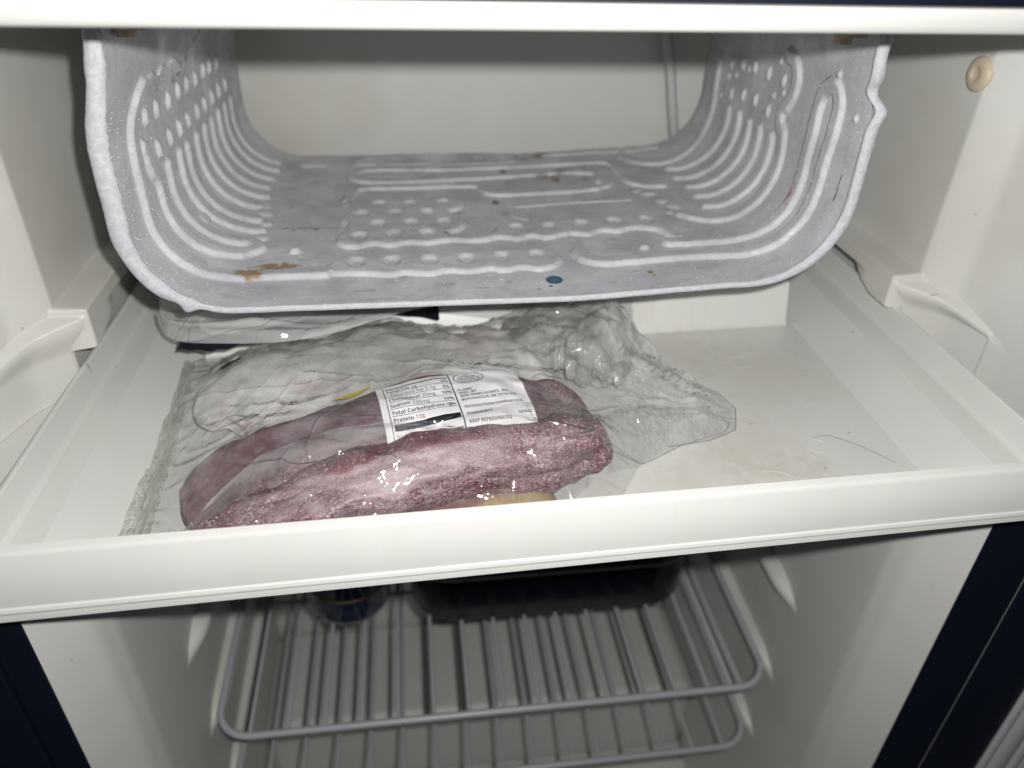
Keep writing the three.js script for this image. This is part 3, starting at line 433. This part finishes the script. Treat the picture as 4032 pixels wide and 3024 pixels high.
// labelled pack of dark meat in the middle
const midPack = thing('frozen_pack', 'clear vacuum pack of dark purple frozen meat with a white printed nutrition label', 'frozen food', [-0.055, -0.21, -0.03]);
const A = lump([[-0.136, 0.002, 0.005, 0.0045, 0.008], [-0.124, -0.0095, 0.0095, 0.0095, 0.0175], [-0.102, -0.020, 0.0140, 0.0145, 0.0225], [-0.060, -0.0310, 0.0165, 0.0170, 0.0220], [-0.015, -0.0345, 0.0170, 0.0175, 0.0210], [0.010, -0.0340, 0.0150, 0.0150, 0.0190], [0.029, -0.030, 0.0095, 0.0090, 0.0125]], 1.3, 0.0028, 0.70);
part(midPack, 'frozen_meat', A.geo, phy({ map: meatTex(2, slabFrost, 900, 560), roughness: 0.55, bumpMap: fineBump, bumpScale: 0.0005 }));

// front package: a roll of red meat on a flat slab
const frontPack = thing('frozen_pack', 'clear bag with a frosted red roll of frozen meat against the tray front', 'frozen food', [-0.05, -0.21, 0.0]);
const B = lump([[-0.134, 0.0130, 0.008, 0.0030, 0.004], [-0.118, 0.0105, 0.0120, 0.0080, 0.0090], [-0.090, 0.0050, 0.0165, 0.0125, 0.0128], [-0.055, -0.0005, 0.0172, 0.0140, 0.0142], [-0.020, -0.0060, 0.0176, 0.0138, 0.0142], [0.006, -0.0100, 0.0174, 0.0135, 0.0140], [0.022, -0.0130, 0.0165, 0.0115, 0.0120], [0.030, -0.0135, 0.0135, 0.0065, 0.0075]], 5.2, 0.0028, 0.92);
const meatB = meatTex(9, rollFrost, 1100, 700);
part(frontPack, 'frozen_meat', B.geo, phy({ map: meatB, roughness: 0.5, bumpMap: fineBump, bumpScale: 0.0005 }));
const slabTex = tex(768, 320, (u, v) => {
  const x = u * 160, y = v * 100, n = fbm2(x * 0.05, y * 0.1, 12, 4); let c = mixc(lin(0.13, 0.035, 0.045), lin(0.28, 0.16, 0.15), n);
  const amber = smooth(0.50, 0.62, u + 0.12 * (fbm2(x * 0.1, y * 0.1, 3, 3) - 0.5)) * smooth(0.98, 0.9, u); c = mixc(c, mixc(lin(0.46, 0.33, 0.17), lin(0.40, 0.36, 0.22), noise(x * 0.3, y * 0.3, 2)), amber * 0.9); return c.map((q) => q * (0.9 + 0.2 * noise(x * 2, y * 2, 4)));
});
const Dl = lump([[-0.135, 0.010, 0.004, 0.0035, 0.008], [-0.11, 0.008, 0.0060, 0.0060, 0.016], [-0.05, 0.006, 0.0055, 0.0056, 0.0175], [-0.01, 0.002, 0.0052, 0.0052, 0.016], [0.004, -0.002, 0.004, 0.003, 0.010]], 4.4, 0.0006);
part(frontPack, 'meat_slab', Dl.geo, std({ map: slabTex, roughness: 0.45 }));

// loose frost flakes lying on the meat, too small to pick apart
function flakes(pack, L, N, seed, place) {
  const rnd = rng(seed), g = new THREE.CircleGeometry(0.00030, 5), m = new THREE.InstancedMesh(g, std({ color: C(0.44, 0.38, 0.395), roughness: 0.55, side: THREE.DoubleSide }), N), M = new THREE.Matrix4(), Q = new THREE.Quaternion(), up = new THREE.Vector3(0, 0, 1);
  for (let i = 0; i < N; i++) {
    const [t, a] = place(rnd), p = vec(L.point(t, a)), q = vec(L.point(t + 0.004, a)), r = vec(L.point(t, a + 0.03)), n = q.sub(p).cross(r.sub(p)).normalize(); if (n.y < 0) n.negate();
    n.x += 0.7 * (rnd() - 0.5); n.y += 0.7 * (rnd() - 0.5); n.z += 0.7 * (rnd() - 0.5); n.normalize(); Q.setFromUnitVectors(up, n); const k = lerp(0.35, 1.5, Math.pow(rnd(), 2.2)); p.addScaledVector(n, 0.00018);
    M.compose(p.sub(pack.position), Q, new THREE.Vector3(k, k * lerp(0.4, 1, rnd()), 1)); m.setMatrixAt(i, M);
  }
  m.name = 'frost_flakes'; m.userData.kind = 'stuff'; pack.add(m);
}
flakes(frontPack, B, 4200, 21, (r) => [lerp(0.03, 0.99, r()), lerp(-0.5, 2.4, r())]);
flakes(midPack, A, 1300, 22, (r) => r() < 0.55 ? [lerp(0.80, 0.99, r()), lerp(-0.3, 2.4, r())] : [lerp(0.02, 0.55, r()), lerp(-0.2, 1.0, r())]);
// films
const fA = floorField(); rise(fA, A.geo); rise(fA, E1.geo); rise(fA, E2.geo);
const outA = [[-0.1600, 0.018], [-0.1615, -0.020], [-0.1640, -0.062], [-0.1680, -0.105], [-0.1700, -0.132], [-0.150, -0.138], [-0.08, -0.142], [0.0, -0.140], [0.050, -0.134], [0.070, -0.118], [0.073, -0.098], [0.083, -0.082], [0.0965, -0.066], [0.1000, -0.052], [0.0940, -0.036], [0.080, -0.030], [0.060, -0.028], [0.045, -0.018], [0.03, 0.004], [-0.02, 0.018]];
const dA = drape(fA, outA, { iters: 170, gap: 0.0007, wrinkle: 0.0010, tight: 0.4, seed: 4, edge: 0.0008, dir: 0.35, tip: [0.102, -0.050], crumple: (x, z) => 0.10 + smooth(-0.012, 0.010, x) * smooth(-0.052, -0.066, z) + 0.55 * smooth(0.032, 0.048, x) * smooth(-0.066, -0.052, z) + 0.25 * smooth(-0.07, -0.09, z) });
const frostMask = (seed, f) => tex(660, 414, (u, v) => { const x = lerp(GX0, GX1, u), z = lerp(GZ0, GZ1, v), k = clamp(f(x, z, fbm2(x * 90, z * 90, seed, 4), noise(x * 1400, z * 1400, seed + 2))); return [k, k, k]; }, false);
const filmMidMat = film({ transmission: 1, transmissionMap: frostMask(3, (x, z, n, f) => { const A1 = smooth(-0.058, -0.046, z - 0.25 * Math.min(0, x + 0.06)); const tail = smooth(0.03, 0.05, x); return lerp(0.93, 0.975, A1) - 0.45 * clamp(n - 0.46) - 0.06 * (f - 0.5) - tail * (0.03 + 0.5 * clamp(n - 0.5) + 0.16 * clamp(f - 0.5)); }), color: C(0.91, 0.91, 0.905), roughness: 0.06 });
part(midPack, 'clear_film', filmGeo(dA), filmMidMat);
const fB = new Float32Array(dA.h.length); for (let n = 0; n < fB.length; n++) fB[n] = dA.dist[n] > 0 ? dA.h[n] : fA[n]; rise(fB, B.geo); rise(fB, Dl.geo);
const outB = [[-0.1480, 0.0200], [-0.1450, 0.0100], [-0.128, 0.000], [-0.108, -0.012], [-0.082, -0.0170], [-0.058, -0.0190], [-0.040, -0.0160], [-0.030, -0.0195], [-0.012, -0.0260], [0.004, -0.0275], [0.020, -0.0300], [0.040, -0.0420], [0.062, -0.0480], [0.084, -0.0480], [0.0925, -0.0400], [0.088, -0.034], [0.066, -0.028], [0.046, -0.018], [0.022, -0.004], [0.004, 0.010], [-0.008, 0.0190], [-0.06, 0.0225]];
const dB = drape(fB, outB, { iters: 240, gap: 0.0007, wrinkle: 0.0013, tight: 0.75, seed: 17, edge: 0.0008, dir: 0.25, tip: [0.097, -0.040], crumple: (x, z) => 0.16 + 0.6 * smooth(0.030, 0.045, x) + 0.5 * smooth(-0.112, -0.130, x) + 0.45 * smooth(0.004, 0.012, z) });
const filmFrontMat = film({ transmission: 1, transmissionMap: frostMask(8, (x, z, n, f) => 0.97 - 0.12 * (n - 0.42) - 0.05 * (f - 0.5) - smooth(0.025, 0.045, x) * (0.04 + 0.4 * clamp(n - 0.5) + 0.12 * (f - 0.4)) - 0.20 * smooth(0.000, -0.008, z + 0.16 * (x + 0.09)) * smooth(-0.035, -0.06, x) * (0.6 + 0.9 * (n - 0.3))), color: C(0.925, 0.925, 0.92), bumpScale: 0.0017, roughness: 0.05 });
part(frontPack, 'clear_film', filmGeo(dB), filmFrontMat);
for (const [pack, d, outl, k0, k1] of [[midPack, dA, outA, 5, 16], [frontPack, dB, outB, 10, 18]]) {   // folded hem round the loose edge of each film
  const pts = outl.slice(k0, k1 + 1).map(([x, z]) => [x, sample(d.h, x, z) + 0.0005, z]); part(pack, 'film_hem', tube(pts, 0.0003, { seg: 160, rad: 6, tension: 0.1 }), film({ transmission: 0.75, color: C(0.9, 0.9, 0.89), roughness: 0.1 }));
}
{ // clear ice beads caught under the tail of the film
  const rnd = rng(77), m = new THREE.InstancedMesh(new THREE.SphereGeometry(0.0006, 12, 8), phy({ color: C(0.95, 0.95, 0.95), roughness: 0.03, transmission: 1, thickness: 0.001, ior: 1.31 }), 60), M = new THREE.Matrix4();
  for (let i = 0; i < 60; i++) { const u = rnd(), x = lerp(0.060, 0.090, u) + 0.004 * (rnd() - 0.5), z = lerp(-0.076, -0.060, u) + 0.009 * (rnd() - 0.5), k = lerp(0.5, 1.4, rnd()); M.makeScale(k, k * 0.7, k); M.setPosition(new THREE.Vector3(x, sample(dA.h, x, z) + 0.0004, z).sub(midPack.position)); m.setMatrixAt(i, M); }
  m.name = 'ice_beads'; m.userData.kind = 'stuff'; midPack.add(m);
}
// heat-sealed left edge of the labelled pack: a stiff double strip with crimp lines
{
  const seam = [[-0.1560, 0.0190], [-0.1575, -0.020], [-0.1600, -0.060], [-0.1640, -0.104], [-0.1665, -0.130]], c = new THREE.CatmullRomCurve3(seam.map(([x, z]) => new THREE.Vector3(x, 0, z)));
  const strip = (o0, o1, t0, t1, lift, saw, mat, name) => part(midPack, name, grid(260, 8, (u, v) => {
    const p = c.getPoint(lerp(t0, t1, u)), o = lerp(o0, o1, v) + (v === 0 ? saw * (Math.abs(((u * 90) % 1) - 0.5) - 0.25) : 0), x = p.x + o, z = p.z;
    return [x, floorY(x, z) + lift + 0.0004 * Math.sin(u * 24 + 1) * (0.4 + v) + 0.0003 * noise(u * 60, v * 4, 3), z];
  }, false), mat);
  const seamMat = film({ color: C(0.84, 0.84, 0.80), transmission: 0.55, roughness: 0.22 });
  strip(-0.0075, 0.004, 0, 0.40, 0.0010, 0.0022, seamMat, 'sealed_edge');
  strip(-0.0040, 0.0045, 0.38, 1, 0.0016, 0, seamMat, 'sealed_edge');
  strip(-0.0012, 0.0022, 0, 1, 0.0028, 0, film({ color: C(0.8, 0.8, 0.75), transmission: 0.5, roughness: 0.3 }), 'seal_bead');
}
// printed label stuck to the film over the crest of the middle pack
{
  const cv = document.createElement('canvas'); cv.width = 1400; cv.height = 900; const g = cv.getContext('2d');
  g.fillStyle = '#dedcdd'; g.fillRect(0, 0, 1400, 900); g.fillStyle = '#0b0e1a'; g.strokeStyle = '#0b0e1a';
  const line = (x0, y0, x1, y1, w) => { g.lineWidth = w; g.beginPath(); g.moveTo(x0, y0); g.lineTo(x1, y1); g.stroke(); };
  const text = (s, x, y, px, bold, align = 'left', sx = 1) => { g.save(); g.translate(x, y); g.scale(sx, 1); g.font = `${bold ? 'bold ' : ''}${px}px sans-serif`; g.textAlign = align; g.fillText(s, 0, 0); const w = g.measureText(s).width; g.restore(); return w * sx; };
  line(66, 0, 66, 900, 7); line(712, 0, 712, 900, 12);
  const rows = [['Calories', ' 60', ''], ['Total Fat', ' 2g', '3%'], ['', 'Saturated Fat 0.5g', '3%'], ['Cholesterol', ' 30mg', '10%'], ['Sodium', ' 230mg', '10%'], ['Total Carbohydrate', ' 0g', '0%'], ['Protein', ' 13g', '']];
  const y0 = 52, st = 84;
  line(86, 66, 694, 66, 16);
  rows.forEach(([b, t, p], i) => { if (!i) return; const y = y0 + i * st; let x = i === 2 ? 118 : 88; if (b) x += text(b, x, y, 58, true, 'left', 0.92); text(t, x, y, 58, false, 'left', 0.92); if (p) text(p, 690, y, 54, true, 'right', 0.92); if (i < 6) line(i === 1 ? 120 : 86, y + 17, 694, y + 17, 5); });
  g.fillRect(86, 584, 612, 64); text('Iron 6%', 90, 716, 58, false, 'left', 0.9); line(86, 734, 694, 734, 6);
  text('Not a significant source of dietary fiber, sugars,', 90, 786, 46, false, 'left', 0.66); text('vitamin A, vitamin C, and calcium.', 90, 836, 46, false, 'left', 0.66); line(86, 866, 694, 866, 6);
  g.lineWidth = 8; g.beginPath(); g.ellipse(905, 78, 148, 96, 0, 0, 7); g.stroke();
  [['U.S.', 20], ['INSPECTED', 54], ['AND PASSED BY', 86], ['DEPARTMENT OF', 118], ['AGRICULTURE', 150]].forEach(([s, y]) => text(s, 905, y, 32, true, 'center', 0.95));
  text('© 2020', 752, 284, 44, true, 'left', 0.95); text('DIST. BY', 752, 336, 46, true, 'left', 0.95); text('WAL-MART STORES, INC.,', 752, 388, 46, true, 'left', 0.92); text('BENTONVILLE, AR 72716 USA', 752, 440, 46, true, 'left', 0.86);
  text('SATISFACTION GUARANTEED.', 752, 540, 46, true, 'left', 0.90); text('PERISHABLE', 752, 634, 46, true, 'left', 0.92); text('KEEP REFRIGERATED', 752, 726, 46, true, 'left', 0.92); text('767442', 1368, 676, 40, true, 'right', 1);
  const t = new THREE.CanvasTexture(cv); t.colorSpace = THREE.SRGBColorSpace; t.anisotropy = 8;
  const LW = 0.0600, LH = 0.0420, th = 9.0 * Math.PI / 180, e1 = [Math.cos(th), -Math.sin(th)], e2 = [Math.sin(th), Math.cos(th)], o = [-0.0655, -0.0420];
  const NB = 160, NA = 120, col = [];
  for (let i = 0; i <= NA; i++) {                                   // walk down the surface so that the print keeps its length
    const bx = o[0] + e1[0] * LW * i / NA, bz = o[1] + e1[1] * LW * i / NA, pts = []; let q = 0;
    const Y = (k) => { const x = bx + e2[0] * k, z = bz + e2[1] * k; let s = 0; for (const [a, b] of [[0, 0], [.001, 0], [-.001, 0], [0, .001], [0, -.001], [.002, 0], [-.002, 0], [0, .002], [0, -.002]]) s += sample(dA.h, x + a, z + b); return s / 9 + 0.0009; };
    let py = Y(0), acc = 0, next = 0; for (let k = 0; pts.length <= NB && k < 0.08; k += 0.0001) { const y = Y(k), ds = Math.hypot(0.0001, y - py); acc += k ? ds : 0; py = y; while (acc >= next - 1e-9 && pts.length <= NB) { pts.push([bx + e2[0] * k, y, bz + e2[1] * k]); next += LH / NB; } }
    while (pts.length <= NB) pts.push(pts[pts.length - 1]); col.push(pts);
  }
  const rad = 0.0035, ok = (u, v) => { const x = Math.min(u, 1 - u) * LW, y = Math.min(v, 1 - v) * LH; return u < 0.5 || x > rad || y > rad || Math.hypot(rad - x, rad - y) <= rad; };
  const geo = grid(NA, NB, (u, v) => col[Math.round(u * NA)][Math.round(v * NB)], true, (u, v) => [u, 1 - v]), idx = [], src = geo.index.array;
  for (let k = 0; k < src.length; k += 3) { let keep = true; for (let q = 0; q < 3; q++) { const n = src[k + q], i = n % (NA + 1), j = (n - i) / (NA + 1); if (!ok(i / NA, j / NB)) keep = false; } if (keep) idx.push(src[k], src[k + 1], src[k + 2]); }
  geo.setIndex(idx); geo.computeVertexNormals();
  part(midPack, 'printed_label', geo, phy({ map: t, roughness: 0.5, clearcoat: 0.2, clearcoatRoughness: 0.4, side: THREE.DoubleSide }), 'white nutrition label with black print');
}
// scraps of print showing through the rear film
{
  const patch = (x0, z0, e, w, h2, mat, name, cut) => part(rearPack, name, grid(40, 16, (u, v) => { const k = cut ? cut(u, v) : [u, v], x = x0 + e[0] * w * k[0] - e[1] * h2 * k[1], z = z0 + e[1] * w * k[0] + e[0] * h2 * k[1]; return [x, sample(dA.h, x, z) + 0.0005, z]; }, true), mat);
  patch(-0.1385, -0.0985, [0.93, 0.36], 0.0100, 0.0060, std({ color: C(0.03, 0.03, 0.035), roughness: 0.5, side: THREE.DoubleSide }), 'black_print', (u, v) => [u + 0.1 * Math.sin(v * 9), v * (1 - 0.55 * u)]);
  patch(-0.0830, -0.0430, [0.96, -0.28], 0.017, 0.0035, std({ color: C(0.50, 0.42, 0.07), roughness: 0.5, side: THREE.DoubleSide }), 'yellow_print', (u, v) => [u, v * Math.sin(Math.PI * clamp(u, 0.04, 0.98))]);
}
// folded zip bag lying over the rear of the packs, with a black printed band
{
  const bag = thing('zip_bag', 'empty clear zip bag with a black band, crumpled under the cooling plate', 'plastic bag', [-0.05, -0.195, -0.13]);
  const line = (pts) => new THREE.CatmullRomCurve3(pts.map(([x, z, y]) => new THREE.Vector3(x, y, z)), false, 'centripetal');
  const sheet = (front, back, seed, amp, f) => grid(220, 70, (u, v) => {
    const p = front.getPoint(u), q = back.getPoint(u), x = lerp(p.x, q.x, v), z = lerp(p.z, q.z, v), mx = x * 1000, mv = v * 60, k = smooth(0, 0.06, v) * 0.9 + 0.1;
    const sway = mv + 7 * Math.sin(mx * 0.035 + seed) + 5 * (fbm2(mx * 0.02, mv * 0.03, seed, 2) - 0.5);
    return [x, lerp(p.y, q.y, v) + amp * k * (1.5 * Math.pow(ridged(mx * 0.012 + 3, sway * f, seed), 2) + 0.8 * ridged(mx * 0.02, sway * f * 2.6, seed + 2) + 0.5 * (fbm2(mx * 0.07, mv * 0.2, seed + 5, 3) - 0.5)) + 0.0012 * Math.sin(mx * 0.06 + seed) * (1 - v), z];
  }, true, (u, v) => [u * 0.55, v * 0.3]);
  const flapMat = film({ transmission: 0.58, color: C(0.78, 0.78, 0.77), roughness: 0.08 }), clearMat = film({ transmission: 0.80, color: C(0.86, 0.86, 0.85), roughness: 0.09 });
  part(bag, 'bag_film', sheet(line([[-0.1736, -0.1246, -0.1855], [-0.1658, -0.1095, -0.1850], [-0.1554, -0.1005, -0.1845], [-0.1291, -0.0945, -0.1840], [-0.1042, -0.0980, -0.1840], [-0.0787, -0.1095, -0.1838], [-0.0561, -0.1203, -0.1836], [-0.0300, -0.1270, -0.1835]]), line([[-0.176, -0.150, -0.182], [-0.12, -0.160, -0.176], [-0.07, -0.165, -0.174], [-0.02, -0.168, -0.173]]), 41, 0.0026, 0.11), flapMat);
  part(bag, 'bag_film', sheet(line([[-0.0340, -0.1230, -0.1835], [-0.002, -0.1130, -0.1845], [0.0320, -0.1090, -0.1845], [0.0510, -0.1060, -0.1860], [0.0640, -0.1080, -0.1870]]), line([[-0.03, -0.165, -0.175], [0.0, -0.165, -0.175], [0.036, -0.165, -0.176], [0.0740, -0.160, -0.180]]), 57, 0.0015, 0.10), clearMat);
  const band = line([[-0.1595, -0.1010, -0.1885], [-0.1460, -0.1005, -0.1880], [-0.1310, -0.1005, -0.1878], [-0.1040, -0.1085, -0.1870], [-0.0820, -0.1180, -0.1868], [-0.0630, -0.1245, -0.1868], [-0.0353, -0.1190, -0.1870]]);
  part(bag, 'black_band', grid(160, 8, (u, v) => { const p = band.getPoint(u), w = 0.014 - 0.006 * Math.sin(u * 5), z = p.z - w * v + 0.0012 * Math.sin(u * 11) * (1 - v); return [p.x, p.y + 0.0035 * v + 0.0006 * Math.sin(u * 23) + 0.0004 * Math.sin(u * 61), z]; }), phy({ color: C(0.008, 0.009, 0.018), roughness: 0.3, side: THREE.DoubleSide }));
}

// a stray hair on the tray floor
{
  const h = thing('hair', 'single thin dark hair lying on the white tray floor', 'hair', [0.135, -0.206, -0.005]);
  const pts = [[0.126, -0.026], [0.133, -0.0265], [0.140, -0.0215], [0.147, -0.0135], [0.153, -0.005]].map(([x, z]) => [x, floorY(x, z) + 0.0010, z]);
  part(h, 'strand', tube(pts, 0.00005, { seg: 40, rad: 5 }), std({ color: C(0.03, 0.025, 0.02), roughness: 0.5 }));
}

// ---------------------------------------------------------------- wire shelves below
function shelf(y, label) {
  const t = thing('wire_shelf', label, 'shelf', [-0.0015, y, -0.18], 'wire shelves on the cabinet rails');
  const x0 = -0.1850, x1 = 0.1820, zf = -0.0735, zb = -0.292, r = 0.022, loop = [];
  const cs = [[x1 - r, zf - r, Math.PI / 2, 0], [x1 - r, zb + r, 0, -Math.PI / 2], [x0 + r, zb + r, -Math.PI / 2, -Math.PI], [x0 + r, zf - r, -Math.PI, -Math.PI * 1.5]];
  for (const [cx, cz, a0, a1] of cs) for (const [x, z] of arc(cx, cz, r, a0, a1, 8)) loop.push([x, y, z]);
  const path = new THREE.CurvePath(); for (let i = 0; i < loop.length; i++) path.add(new THREE.LineCurve3(vec(loop[i]), vec(loop[(i + 1) % loop.length])));
  part(t, 'shelf_frame', new THREE.TubeGeometry(path, 400, 0.0025, 10, true), wireMat);
  const n = 16; for (let i = 1; i < n; i++) { const x = lerp(x0, x1, i / n) + (i - 8) * 0.0002; part(t, 'wire', rod([x, y + 0.0028, zf + 0.0004], [x, y + 0.0028, zb], 0.00145), wireMat); }
  part(t, 'cross_wire', rod([x0, y - 0.0018, -0.245], [x1, y - 0.0018, -0.245], 0.0021), wireMat);
  return t;
}
shelf(-0.455, 'upper grey wire shelf holding a black container and a dark jar');
shelf(-0.5255, 'lower grey wire shelf, empty, under the other wire shelf');
{
  const b = thing('food_container', 'black plastic food container standing on the upper wire shelf', 'container', [0.042, -0.45, -0.21]);
  const black = phy({ color: C(0.0016, 0.0022, 0.0050), roughness: 0.25, specularIntensity: 0.6 });
  const rr = (x0, x1, z0, z1, r, y0, y1, bev) => { const s = new THREE.Shape(); const P = [[x1 - r, -z1 + r, 0 - Math.PI / 2, 0], [x1 - r, -z0 - r, 0, Math.PI / 2], [x0 + r, -z0 - r, Math.PI / 2, Math.PI], [x0 + r, -z1 + r, Math.PI, 1.5 * Math.PI]]; const pts = P.flatMap(([cx, cy, a, c]) => arc(cx, cy, r, a, c, 8)); s.setFromPoints(pts.map(([x, y]) => new THREE.Vector2(x, y))); const g = new THREE.ExtrudeGeometry(s, { depth: y1 - y0 - 2 * bev, bevelEnabled: true, bevelSize: bev, bevelThickness: bev, bevelSegments: 4, curveSegments: 8 }); g.rotateX(-Math.PI / 2); g.translate(0, y0 + bev, 0); return toCreasedNormals(g, 0.7); };
  part(b, 'container_body', rr(-0.056, 0.143, -0.282, -0.148, 0.028, -0.4500, -0.4080, 0.004), black);
  part(b, 'container_lid', rr(-0.060, 0.147, -0.286, -0.145, 0.030, -0.4075, -0.3960, 0.003), black);
  const j = thing('jar', 'dark blue glass jar standing on the upper wire shelf beside the black container', 'jar', [-0.105, -0.45, -0.176]);
  const lat = (pts) => { const g = new THREE.LatheGeometry(pts.map(([x, y]) => new THREE.Vector2(x, y)), 48); g.translate(-0.105, -0.4500, -0.176); return g; };
  const navy = phy({ color: C(0.008, 0.012, 0.030), roughness: 0.15, clearcoat: 0.6 });
  part(j, 'jar_body', lat([[0, 0], [0.024, 0], [0.028, 0.003], [0.0295, 0.008], [0.0295, 0.040], [0.027, 0.047], [0.024, 0.050], [0, 0.050]]), navy);
  const lidm = part(j, 'jar_lid', lat([[0, 0.0505], [0.0255, 0.0505], [0.0262, 0.052], [0.0262, 0.064], [0.025, 0.0655], [0, 0.0655]]), navy);
  const ring = new THREE.TorusGeometry(0.0297, 0.0008, 8, 48); ring.rotateX(Math.PI / 2); ring.translate(-0.105, -0.422, -0.176); part(j, 'gold_ring', ring, std({ color: C(0.22, 0.16, 0.08), roughness: 0.4 }));
}

// ---------------------------------------------------------------- the phone's flash that lights the scene, beside the lens
{
  const f = thing('flash_lamp', 'small round white phone flash shining into the refrigerator', 'lamp', FLASH.toArray());
  f.lookAt(FLASH.clone().multiplyScalar(2).sub(new THREE.Vector3(-0.03, -0.17, -0.05)));
  const m = new THREE.Mesh(new THREE.CylinderGeometry(0.004, 0.004, 0.001, 24), std({ color: C(0.9, 0.88, 0.8), emissive: C(1, 0.97, 0.9), emissiveIntensity: 2 })); m.rotation.x = Math.PI / 2; m.position.z = 0.006; m.name = 'flash_lens'; f.add(m);
}
renderer.render(scene, camera);
